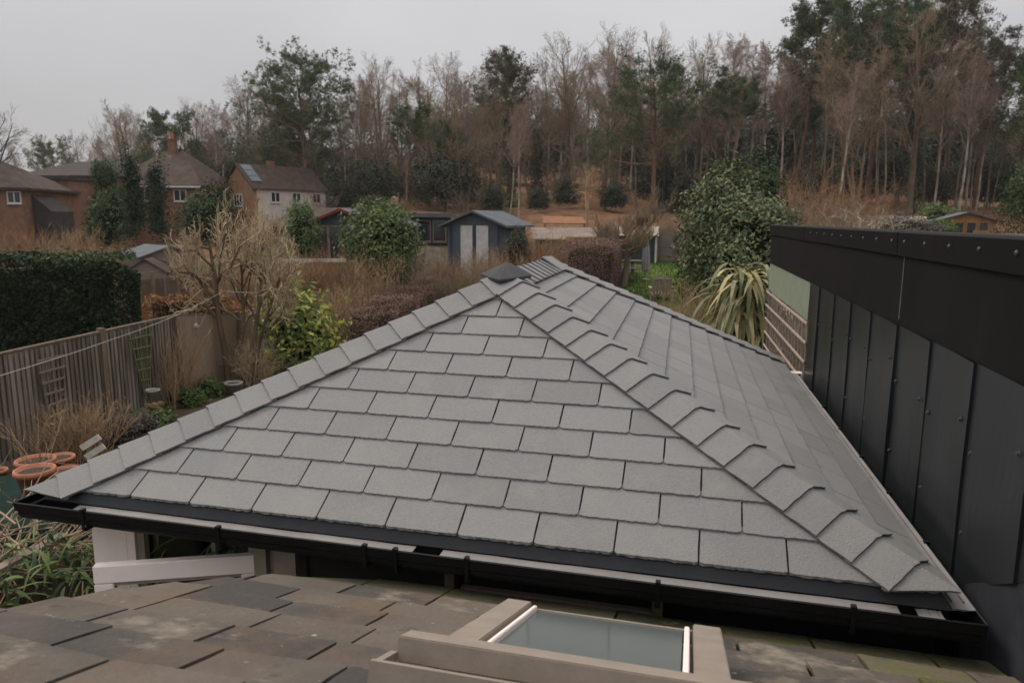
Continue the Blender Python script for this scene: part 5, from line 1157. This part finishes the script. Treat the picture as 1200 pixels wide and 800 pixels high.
# purple-brown clipped hedges
def hedge(label, P0, P1, wd, h0, h1, n, mat, size=.06, core='core_brown', rag=.04, name='clipped_hedge'):
    h_ = thing(name, label, 'hedge', tuple(P0)); lv, co = hedge_mesh(P0, P1, wd, h0, h1, n, size, np.random.default_rng(len(label)), rag=rag)
    vobj('foliage', *lv, MT[mat], h_); vobj('shade_core', *co, MT[core], h_)
hedge('long purple brown clipped hedge along the pale panel fence', (fx(18)+2.6, 17.6, 0), (fx(30)+2.1, 30.5, .3), 1.5, 1.36, 1.5, 36000, 'leaf_purple', .048)
p0, p1 = on(688, 23), on(704, 31); hedge('short tall purple hedge block at the side of the lawn', p0, p1, 1.7, zpx(287, 23)-p0[2], zpx(278, 31)-p1[2], 34000, 'leaf_purple', .045)
p0, p1 = on(170, 19.5), on(262, 19.2); hedge('bronze beech hedge below the wooden sheds', p0, p1, .9, zpx(345, 19.5)-p0[2], zpx(343, 19.2)-p1[2], 9000, 'leaf_bronze', .07, rag=.1)
# laurel, yellow shrub, large evergreen, sword-leaved plant
leafy(shrub(101, (1.32, 1.32, 1.75), 9500, .15, 'leaf_laurel', amp=.22, inner=.7), 'laurel_bush', 'rounded bright green laurel bush standing over the panel fence', 'bush', 447, 26, zpx(345, 26), sz=.95)
leafy(shrub(102, (.72, .72, .95), 2600, .17, 'leaf_yellow', amp=.3, inner=.62, aspect=.42), 'yellow_shrub', 'yellow green leafy shrub in front of the panel fence', 'shrub', 344, 17.6, s=1.12, sz=1.15)
leafy(shrub(103, (1.42, 1.4, 2.35), 15000, .15, 'leaf_mixed', amp=.35, inner=.66, aspect=.4), 'evergreen_bush', 'large mottled evergreen bush towering beside the lawn', 'bush', 849, 22, zpx(372, 22), .6)
leafy(shrub(104, (1.35, 1.3, 1.75), 11000, .15, 'leaf_mixed', amp=.35, inner=.66, aspect=.4), 'evergreen_bush', 'lower mottled evergreen bush in front of the towering one', 'bush', 880, 20.5, zpx(372, 20.5), 2.6)
leafy(shrub(105, (.75, .75, 1.9), 3800, .13, 'leaf_conifer', amp=.25, aspect=.35), 'conifer_shrub', 'narrow green conifer shrub behind the towering evergreen', 'shrub', 892, 27, zpx(300, 27), 1.)
tp_ = lambda dv: np.clip(1.15-.75*(dv[:, 2]*.5+.5), .2, 1.2)
leafy(shrub(106, (2.4, 2.4, 2.7), 16000, .16, 'leaf_conifer', amp=.3, inner=.6, aspect=.3, shape=tp_), 'conifer_tree', 'dark green conifer beside the cedar summerhouse', 'tree', 1224, 32, zpx(285, 32), 1.)
def sword(seed, n, L_, wd, mat):
    g = np.random.default_rng(seed); base = g.normal(0, .10, (n, 3))*[1, 1, .3]+np.array([0, 0, .25]); hh = g.choice([.3, .8, 1.25, 1.6], n); base[:, 2] += hh*g.uniform(.8, 1.2, n)
    a = g.uniform(0, 6.283, n); el = g.uniform(-.5, 1.15, n); d_ = np.stack([np.cos(a)*np.cos(el), np.sin(a)*np.cos(el), np.sin(el)], 1)
    P = path(base, d_, L_*g.uniform(.5, 1.1, n), 7, g, -2.6, .05); s = nrm_(np.cross(d_, np.array([0, 0, 1.])+0*d_)); wv = np.array([.5, .95, 1., .9, .7, .4, .05])*wd
    A = P+s[:, None]*wv[None, :, None]; B_ = P-s[:, None]*wv[None, :, None]; M_ = P.copy(); M_[..., 2] -= wv[None]*.35
    V = np.stack([A, M_, B_], 2).reshape(-1, 3); i0 = (np.arange(n)[:, None]*21+np.arange(6)[None]*3).ravel()
    F = np.concatenate([np.stack([i0, i0+1, i0+4, i0+3], 1), np.stack([i0+1, i0+2, i0+5, i0+4], 1)])
    return V, F
V, F = sword(110, 560, 1.1, .036, 0); me = fastmesh('leaves', V, F); st_ = MB(); st_.tube([(0, 0, 0), (.03, 0, .8), (0, .04, 1.7)], [.09, .08, .06], 8)
o = plant({'leaves': (me, None)}, 'sword_plant', 'spiky pale yellow green plant with long drooping sword leaves at the end of the trellis', 'plant', tuple(pd(868, 405, 14.2)*[1, 1, 0]+np.array([0, 0, .25])), .4, 1.25)
me.materials.append(MT['leaf_cord']); sm_ = bpy.data.meshes.new('stem'); sm_.from_pydata(st_.v, [], st_.f); sm_.materials.append(MT['bark_grey']); c_ = bpy.data.objects.new('stem', sm_); col.objects.link(c_); c_.parent = o
tb, _ = twig_bush(111, .8, 1.7, 46, 6, 4, 'twig_tan', .3, .45, .006)
leafy(tb, 'dry_bush', 'brown twiggy bush between the lawn and the towering evergreen', 'bush', 812, 19.5, rot=1., s=1.0)
leafy(tb, 'dry_bush', 'brown twiggy growth below the sword leaved plant', 'bush', 872, 13.6, rot=3., s=.75)
# twiggy beige tree with cut-back shoots
g = np.random.default_rng(120)
st = np.array([[0, 0, 0], [.12, .1, 0], [.5, .15, 0], [.62, -.1, 0]], float); dd = np.array([[-.05, 0, 1], [.12, .1, 1], [.2, 0, 1], [.35, .1, 1.]]); LL = np.array([2.2, 2.0, 2.1, 1.9])
S = path(st, dd, LL, 9, g, .1, .11); SR = np.array([.085, .06, .07, .055])[:, None]*np.linspace(1, .4, 9)[None]
L1, R1 = grow(S, SR, 8, .45, 1., .60, 55, 8, g, .35, .20, .62, .35, .35); L2, R2 = grow(L1, R1, 8, .25, 1., .52, 46, 7, g, .55, .22, .62, .4, .3, rmin=.011); L3, R3 = grow(L2, R2, 5, .2, 1., .62, 40, 6, g, .6, .22, .7, .5, .3, rmin=.008); L4, R4 = grow(L3, R3, 2, .2, .95, .55, 40, 4, g, .5, .2, .8, .6, .3, rmin=.006)
pt_ = tree_parts(join([tubes(S, SR, 8), tubes(L1, R1, 5)]), MT['bark_brown'], join([tubes(L2, R2, 4), tubes(L3, R3, 3), tubes(L4, R4, 3)]), MT['twig_beige'])
p = pz(268, 452, 0); plant(pt_, 'twiggy_tree', 'low many stemmed beige tree of cut back shoots carrying the washing line', 'tree', tuple(p), .2, .98, sz=1.5)
# pruned umbrella tree by the lawn
g = np.random.default_rng(121); S = path(np.zeros((1, 3)), np.array([[.25, 0, 1.]]), np.array([1.7]), 7, g, .3, .1); SR = (np.linspace(1, .7, 7)*.13)[None]
L1, R1 = grow(S, SR, 10, .6, 1., .85, 76, 7, g, .25, .14, .55, .4, .1); L2, R2 = grow(L1, R1, 10, .3, 1., .40, 50, 5, g, .8, .14, .6, .5, .2, rmin=.014); L3, R3 = grow(L2, R2, 8, .2, 1., .7, 38, 4, g, 1.2, .12, .7, .6, .2, rmin=.009); L4, R4 = grow(L3, R3, 3, .2, .9, .7, 35, 3, g, .9, .12, .8, .6, .2, rmin=.007)
pt_ = tree_parts(join([tubes(S, SR, 8), tubes(L1, R1, 5)]), MT['bark_grey'], join([tubes(L2, R2, 3), tubes(L3, R3, 3), tubes(L4, R4, 3)]), MT['twig_brown'])
p = on(731, 28.5); plant(pt_, 'pruned_tree', 'low umbrella shaped pruned fruit tree leaning over the lawn', 'tree', tuple(p), -.2, 1.12)
# snapped tree
g = np.random.default_rng(122); S = path(np.zeros((1, 3)), np.array([[.02, 0, 1.]]), np.array([4.2]), 8, g, 0, .04); SR = (np.linspace(1, .6, 8)*.16)[None]
L1, R1 = grow(S, SR, 10, .5, 1., .28, 60, 5, g, .1, .2, .45, .3, .1); L2, R2 = grow(L1, R1, 9, .2, 1., .6, 50, 4, g, -.2, .2, .5, .4, .2, rmin=.012); L3, R3 = grow(L2, R2, 5, .2, 1., .6, 45, 3, g, 0, .2, .6, .5, .2, rmin=.01)
pt_ = tree_parts(join([tubes(S, SR, 7), tubes(L1, R1, 4)]), MT['twig_tan'], join([tubes(L2, R2, 3), tubes(L3, R3, 3)]), MT['twig_tan'])
p = on(688, 48); plant(pt_, 'snapped_tree', 'small pale tree with snapped top at the foot of the bank', 'tree', tuple(p), 0, (zpx(207, 48)-p[2])/4.2)
# bleached fruit tree and brambles beyond the parapet
g = np.random.default_rng(123); S = path(np.zeros((3, 3)), np.array([[.5, 0, 1], [-.4, .2, 1.], [.1, -.3, 1]]), np.array([2.2, 2.0, 2.3]), 7, g, -.2, .16); SR = np.full((3, 1), .07)*np.linspace(1, .45, 7)[None]
L1, R1 = grow(S, SR, 8, .3, 1., .7, 55, 6, g, -.1, .22, .6, .4, .2); L2, R2 = grow(L1, R1, 6, .3, 1., .55, 50, 5, g, -.2, .22, .6, .45, .2, rmin=.014); L3, R3 = grow(L2, R2, 4, .2, 1., .6, 45, 4, g, -.3, .2, .7, .5, .2, rmin=.010)
pt_ = tree_parts(join([tubes(S, SR, 6), tubes(L1, R1, 4)]), MT['twig_pale'], join([tubes(L2, R2, 3), tubes(L3, R3, 3)]), MT['twig_pale'])
p = on(1003, 31); plant(pt_, 'bleached_tree', 'low bleached bare tree with crooked branches behind the black parapet', 'tree', tuple(p), .5, 1.05, sz=1.0)
br, _ = twig_bush(124, 1.5, 3.2, 60, 6, 4, 'twig_red', .05, .6, .008, r0=.013); br2, _ = twig_bush(125, 1.4, 3.0, 60, 6, 4, 'twig_brown', .1, .55, .008, r0=.013)
for i, (px, d, s, k, lab) in enumerate([(918, 33, 1.0, br2, 'arching brown brambles next to the narrow conifer shrub'), (945, 36, 1.1, br, 'russet brambles behind the black parapet corner'), (975, 34, .85, br2, 'tangled brown brambles under the bleached tree'), (1030, 37, .8, br2, 'brown brambles on the far side of the bleached tree'), (1000, 42, 1.15, br, 'tall russet brambles at the wood edge behind the bleached tree')]):
    leafy(k, 'bramble_bush', lab, 'bush', px, d, rot=i*1.3, s=s)
leafy(shrub(130, (1.5, 1.2, .9), 3800, .15, 'leaf_green', amp=.35), 'green_shrub', 'low fresh green shrub beside the pale roofed shelter', 'shrub', 1086, 38, zpx(290, 38), 0, .85)
leafy(shrub(131, (1.3, 1.1, .9), 3200, .15, 'leaf_laurel', amp=.4), 'green_shrub', 'rounded green shrub behind the pale roofed shelter', 'shrub', 1090, 47, zpx(270, 47), 0)
leafy(shrub(132, (1.7, 1.2, .7), 3200, .12, 'leaf_lavender', amp=.35, core='core_brown'), 'grey_shrub', 'low grey brown shrub in front of the green shrubs by the parapet', 'shrub', 1062, 36, zpx(284, 36), 0)
# far left plants in front of the houses
leafy(shrub(140, (1.5, 1.5, 1.75), 6000, .2, 'leaf_conifer', amp=.4), 'evergreen_bush', 'broad dark evergreen bush in front of the flat brick extension', 'bush', 138, 44, zpx(287, 44), .3)
leafy(shrub(141, (1.4, 1.4, 1.0), 3600, .2, 'leaf_conifer', amp=.4), 'evergreen_bush', 'pointed top of the evergreen in front of the hipped house', 'bush', 130, 44.5, zpx(226, 44.5), 1.3, .5, .85)
col_ = lambda dv: 1+0*dv[:, 0]
for px, ty, by, lab in ((162, 189, 284, 'tall ivy covered trunk in front of the big hipped house'), (188, 196, 292, 'shorter ivy covered trunk beside the tall one')):
    d = 40; h = (by-ty)*d/851; leafy(shrub(int(px), (.42, .42, h/2), 4200, .15, 'ivy', amp=.5, inner=.55), 'ivy_column', lab, 'tree', px, d, zpx(by, d), px)
leafy(shrub(143, (1.5, 1.4, 1.75), 6500, .17, 'leaf_conifer', amp=.4), 'evergreen_bush', 'dark evergreen bush behind the twiggy tree', 'bush', 246, 38, zpx(293, 38), .6, .85)
leafy(shrub(144, (.8, .8, 1.5), 4200, .15, 'leaf_laurel', amp=.4), 'evergreen_bush', 'slim green bush in front of the gabled house', 'bush', 355, 36, zpx(312, 36), .6)
leafy(shrub(145, (1.1, 1., 1.0), 3400, .18, 'leaf_conifer_blue', amp=.35), 'round_bush', 'round dark bush behind the black garden office', 'bush', 438, 55, zpx(262, 55), .6)
lb, _ = twig_bush(150, 1.3, 2.3, 60, 7, 4, 'twig_brown', .35, .55, .008, r0=.013); lr, _ = twig_bush(151, 1.2, 2.2, 80, 6, 3, 'twig_red', .7, .4, .007, r0=.011)
lt, _ = twig_bush(152, 1.2, 2.2, 80, 6, 3, 'twig_tan', .6, .45, .007, r0=.011)
for i, (px, d, s, k, lab) in enumerate([
    (-10, 26, 1.0, lb, 'brown bare bush at the end of the row above the dark hedge'), (30, 27, .95, lb, 'brown bare bush in front of the end brick house'), (62, 25, .95, lb, 'tangled bare bush above the middle of the dark hedge'), (100, 27, 1.0, lr, 'russet stemmed bush above the corner of the dark hedge'), (132, 26, 1.0, lt, 'tan stemmed bush next to the wooden sheds'), (80, 33, 1.05, lt, 'tan bush below the flat brick extension'), (20, 34, 1.05, lr, 'russet bush below the end brick house'),
    (395, 24.5, 1.0, lr, 'russet canes beside the laurel bush'), (360, 24, .95, lr, 'russet canes behind the yellow green shrub'), (425, 24, 1.0, lt, 'tan stems between the canes and the laurel'), (318, 23.5, 1.0, lt, 'tan stems behind the twiggy tree'), (285, 23, .9, lr, 'russet stems under the teal sheet'), (395, 21.0, .75, lt, 'dry climber hanging over the pale panel fence'),
    (560, 27.5, .8, lt, 'tan bush in front of the grey blue shed'), (590, 26.5, .95, lt, 'tall tan bush at the end of the purple hedge'), (625, 28, .85, lr, 'russet bush between the shed and the short hedge block'), (650, 30, .75, lt, 'tan stems behind the short hedge block'), (520, 28.5, .7, lr, 'russet stems under the propped boards'), (540, 25, .95, lb, 'brown stems over the long purple hedge'), (600, 33, .9, lb, 'brown bush beside the grey blue shed'), (645, 40, .65, lt, 'tan bush below the rusty shelter'), (720, 38, .6, lb, 'brown bush behind the green shed'), (780, 38, .7, lb, 'brown bush beyond the lap fence')]):
    leafy(k, 'bare_bush', lab, 'bush', px, d, rot=i*1.7, s=s)
leafy(shrub(155, (.7, .7, 1.3), 2600, .13, 'leaf_conifer_blue', amp=.5, inner=.5), 'ivy_stump', 'ivy clad stump among tan bushes by the grey blue shed', 'shrub', 606, 27.5, zpx(315, 27.5), 0, .62)
# near border under the fence
nb, _ = twig_bush(160, .55, .85, 70, 6, 3, 'twig_tan', .5, .6, .004, r0=.007)
def nearp(parts, name, label, cat, px, py_, z=0., rot=0., s=1., sz=None): p = pz(px, py_, z); return plant(parts, name, label, cat, tuple(p), rot, s, sz=sz)
nearp(nb, 'dry_shrub', 'dry tan shrub at the foot of the ladder trellis', 'shrub', 98, 540, 0, 0, 1.05)
nearp(shrub(161, (.6, .5, .26), 3800, .05, 'leaf_lavender', core='core_brown', aspect=.2, bias=.75, amp=.3), 'lavender_bush', 'low grey lavender mound next to the dry tan shrub', 'shrub', 150, 517, 0)
fs_, _ = twig_bush(162, .35, 1.5, 26, 4, 2, 'twig_tan', .7, .22, .004, r0=.006)
nearp(fs_, 'dead_climber', 'dead climber stems on the lower end of the tall fence', 'plant', 222, 470, 0, .5, 1.0); nearp(fs_, 'dead_climber', 'dead climber stems next to the stack of bricks', 'plant', 203, 478, 0, 2.5, .9)
p = twig_pot+np.array([0, 0, .2]); tw_, _ = twig_bush(163, .2, .75, 9, 3, 2, 'twig_tan', .4, .5, .004, r0=.007); plant(tw_, 'potted_twigs', 'bare twigs growing out of the wide terracotta pot', 'plant', tuple(p), 0, 1.)
gs, _ = twig_bush(164, .5, 1.0, 50, 5, 4, 'twig_beige', .3, .5, .005, r0=.008); nearp(gs, 'dry_shrub', 'beige dry shrub under the twiggy tree next to the yellow green shrub', 'shrub', 298, 452, 0, 0, .95)
g_ = np.random.default_rng(13)
for px, py_, lab in ((238, 463, 'patch of fresh green leaves at the foot of the fence by the pale pot'), (218, 474, 'small green patch of leaves at the foot of the dead climber'), (176, 500, 'green leaves around the stack of bricks')):
    nearp(shrub(int(px), (.45, .35, .14), 900, .09, 'leaf_green', core='core_dark', amp=.4, up=.8), 'green_plant', lab, 'plant', px, py_, 0)
# grass of the lawn
n = 26000; f_, g2 = g_.random(n), g_.random(n); q = (c0*(1-f_)[:, None]+c1*f_[:, None])*(1-g2)[:, None]+(c3*(1-f_)[:, None]+c2*f_[:, None])*g2[:, None]; q[:, 2] = ground_z(q[:, 0], q[:, 1])+.02
tag(vobj('grass', *blades(q, np.tile([0, 0, 1.], (n, 1)), .09, .012, g_, .5), MT['leaf_green']), 'short green grass on the lawn beyond the slate roof', 'grass', kind='stuff')

# heap of cut branches beside the extension
hp = thing('cuttings_heap', 'heap of cut branches and long green leaves beside the extension corner', 'heap', tuple(pz(50, 690, .0)))
g_ = np.random.default_rng(14); hc = pd(35, 680, 6.0); n = 620
a = g_.uniform(0, 6.283, n); rr = np.sqrt(g_.random(n))*1.35; zz = (1.25*np.exp(-(rr/1.0)**2)+.1)*g_.uniform(.35, 1., n); st = np.stack([hc[0]-.1+rr*np.cos(a), hc[1]+rr*np.sin(a), zz], 1)
dd = np.stack([np.cos(a*.6+g_.normal(0, .8, n)), np.sin(a*.6+g_.normal(0, .8, n)), g_.normal(.05, .25, n)], 1); P = path(st, dd, g_.uniform(.5, 1.5, n), 6, g_, -.15, .12); R_ = g_.uniform(.004, .012, n)[:, None]*np.linspace(1, .5, 6)[None]
L2, R2 = grow(P, R_, 3, .2, 1., .4, 40, 4, g_, 0, .2, .7, .5, .2, rmin=.003)
vobj('sticks', *join([tubes(P, R_, 5), tubes(L2, R2, 3)]), MT['twig_brown'], hp)
n = 1500; a = g_.uniform(0, 6.283, n); rr = np.sqrt(g_.random(n))*1.3; x = hc[0]+.35+rr*np.cos(a); y = hc[1]-.05+rr*np.sin(a); zz = (1.3*np.exp(-(rr/1.0)**2)+.05)*g_.uniform(.75, 1.05, n)
d_ = nrm_(g_.normal(0, 1, (n, 3))*[1, 1, .5]); b0 = np.stack([x, y, zz], 1); Pp = path(b0, d_, g_.uniform(.14, .34, n), 5, g_, -1.1, .06); sd = nrm_(np.cross(d_, g_.normal(0, .5, (n, 3))+[0, 0, 1])); wv = np.array([.35, .9, 1., .65, .05])*.014
A_ = Pp+sd[:, None]*wv[None, :, None]; B_ = Pp-sd[:, None]*wv[None, :, None]; V = np.stack([A_, B_], 2).reshape(-1, 3); i0 = (np.arange(n)[:, None]*10+np.arange(4)[None]*2).ravel()
vobj('leaves', V, np.stack([i0, i0+1, i0+3, i0+2], 1), MT['leaf_bamboo'], hp)
lf_ = lambda dv: 1+0*dv[:, 0]
vobj('inner_heap', *core_blob(np.array([hc[0]+.1, hc[1], 0]), np.array([1.35, 1.3, .95]), lf_), MT['core_brown'], hp)
m = MB(); m.bar(pd(-5, 668, 5.6), pd(75, 626, 6.2), .09, .03); m.build('plank', MT['shed_wood'], hp)
# plant added behind the extension window, standing in for greenery reflected in the pane
n = 420; g_ = np.random.default_rng(15); b0 = np.stack([g_.uniform(-3.45, -2.7, n), g_.uniform(3.86, 4.25, n), g_.uniform(1.25, 1.92, n)], 1); d_ = nrm_(g_.normal(0, 1, (n, 3))+[0, -.3, -.3]); Pp = path(b0, d_, g_.uniform(.2, .45, n), 5, g_, -1.2, .05); sd = nrm_(np.cross(d_, [0, 0, 1.]+0*d_))
A_ = Pp+sd[:, None]*wv[None, :, None]; B_ = Pp-sd[:, None]*wv[None, :, None]; V = np.stack([A_, B_], 2).reshape(-1, 3); i0 = (np.arange(n)[:, None]*10+np.arange(4)[None]*2).ravel()
ip = thing('reflection_plant', 'leafy plant added behind the extension window in place of reflected greenery', 'plant', (-3.1, 4.3, 0)); vobj('leaves', V, np.stack([i0, i0+1, i0+3, i0+2], 1), MT['leaf_bamboo'], ip)
m = MB(); m.tube([(-3.1, 4.3, .3), (-3.12, 4.28, 1.2), (-3.05, 4.3, 1.7)], [.03, .025, .02], 6); m.build('stem', MT['bark_grey'], ip); m = MB(); m.lathe([(.12, .02), (.17, .3), (.15, .3)], (-3.1, 4.3, 0), 14); m.build('pot', MT['terracotta'], ip)

# thin haze volume, added to lift the dark tones of the far wood
hm = bpy.data.materials.new('lift_haze'); hm.use_nodes = True; ht = hm.node_tree; ht.nodes.clear()
ho = ht.nodes.new('ShaderNodeOutputMaterial'); hv = ht.nodes.new('ShaderNodeVolumePrincipled'); hv.inputs['Color'].default_value = (.93, .91, .90, 1); hv.inputs['Density'].default_value = .0003; hv.inputs['Anisotropy'].default_value = .2
ht.links.new(hv.outputs[0], ho.inputs['Volume'])
hz_ = MB(); hz_.box(-480, 480, -480, 480, -1.6, 44); hz_ = hz_.build('haze', hm); tag(hz_, 'thin even haze added over the gardens and the wood to lift dark tones', 'haze', kind='stuff')
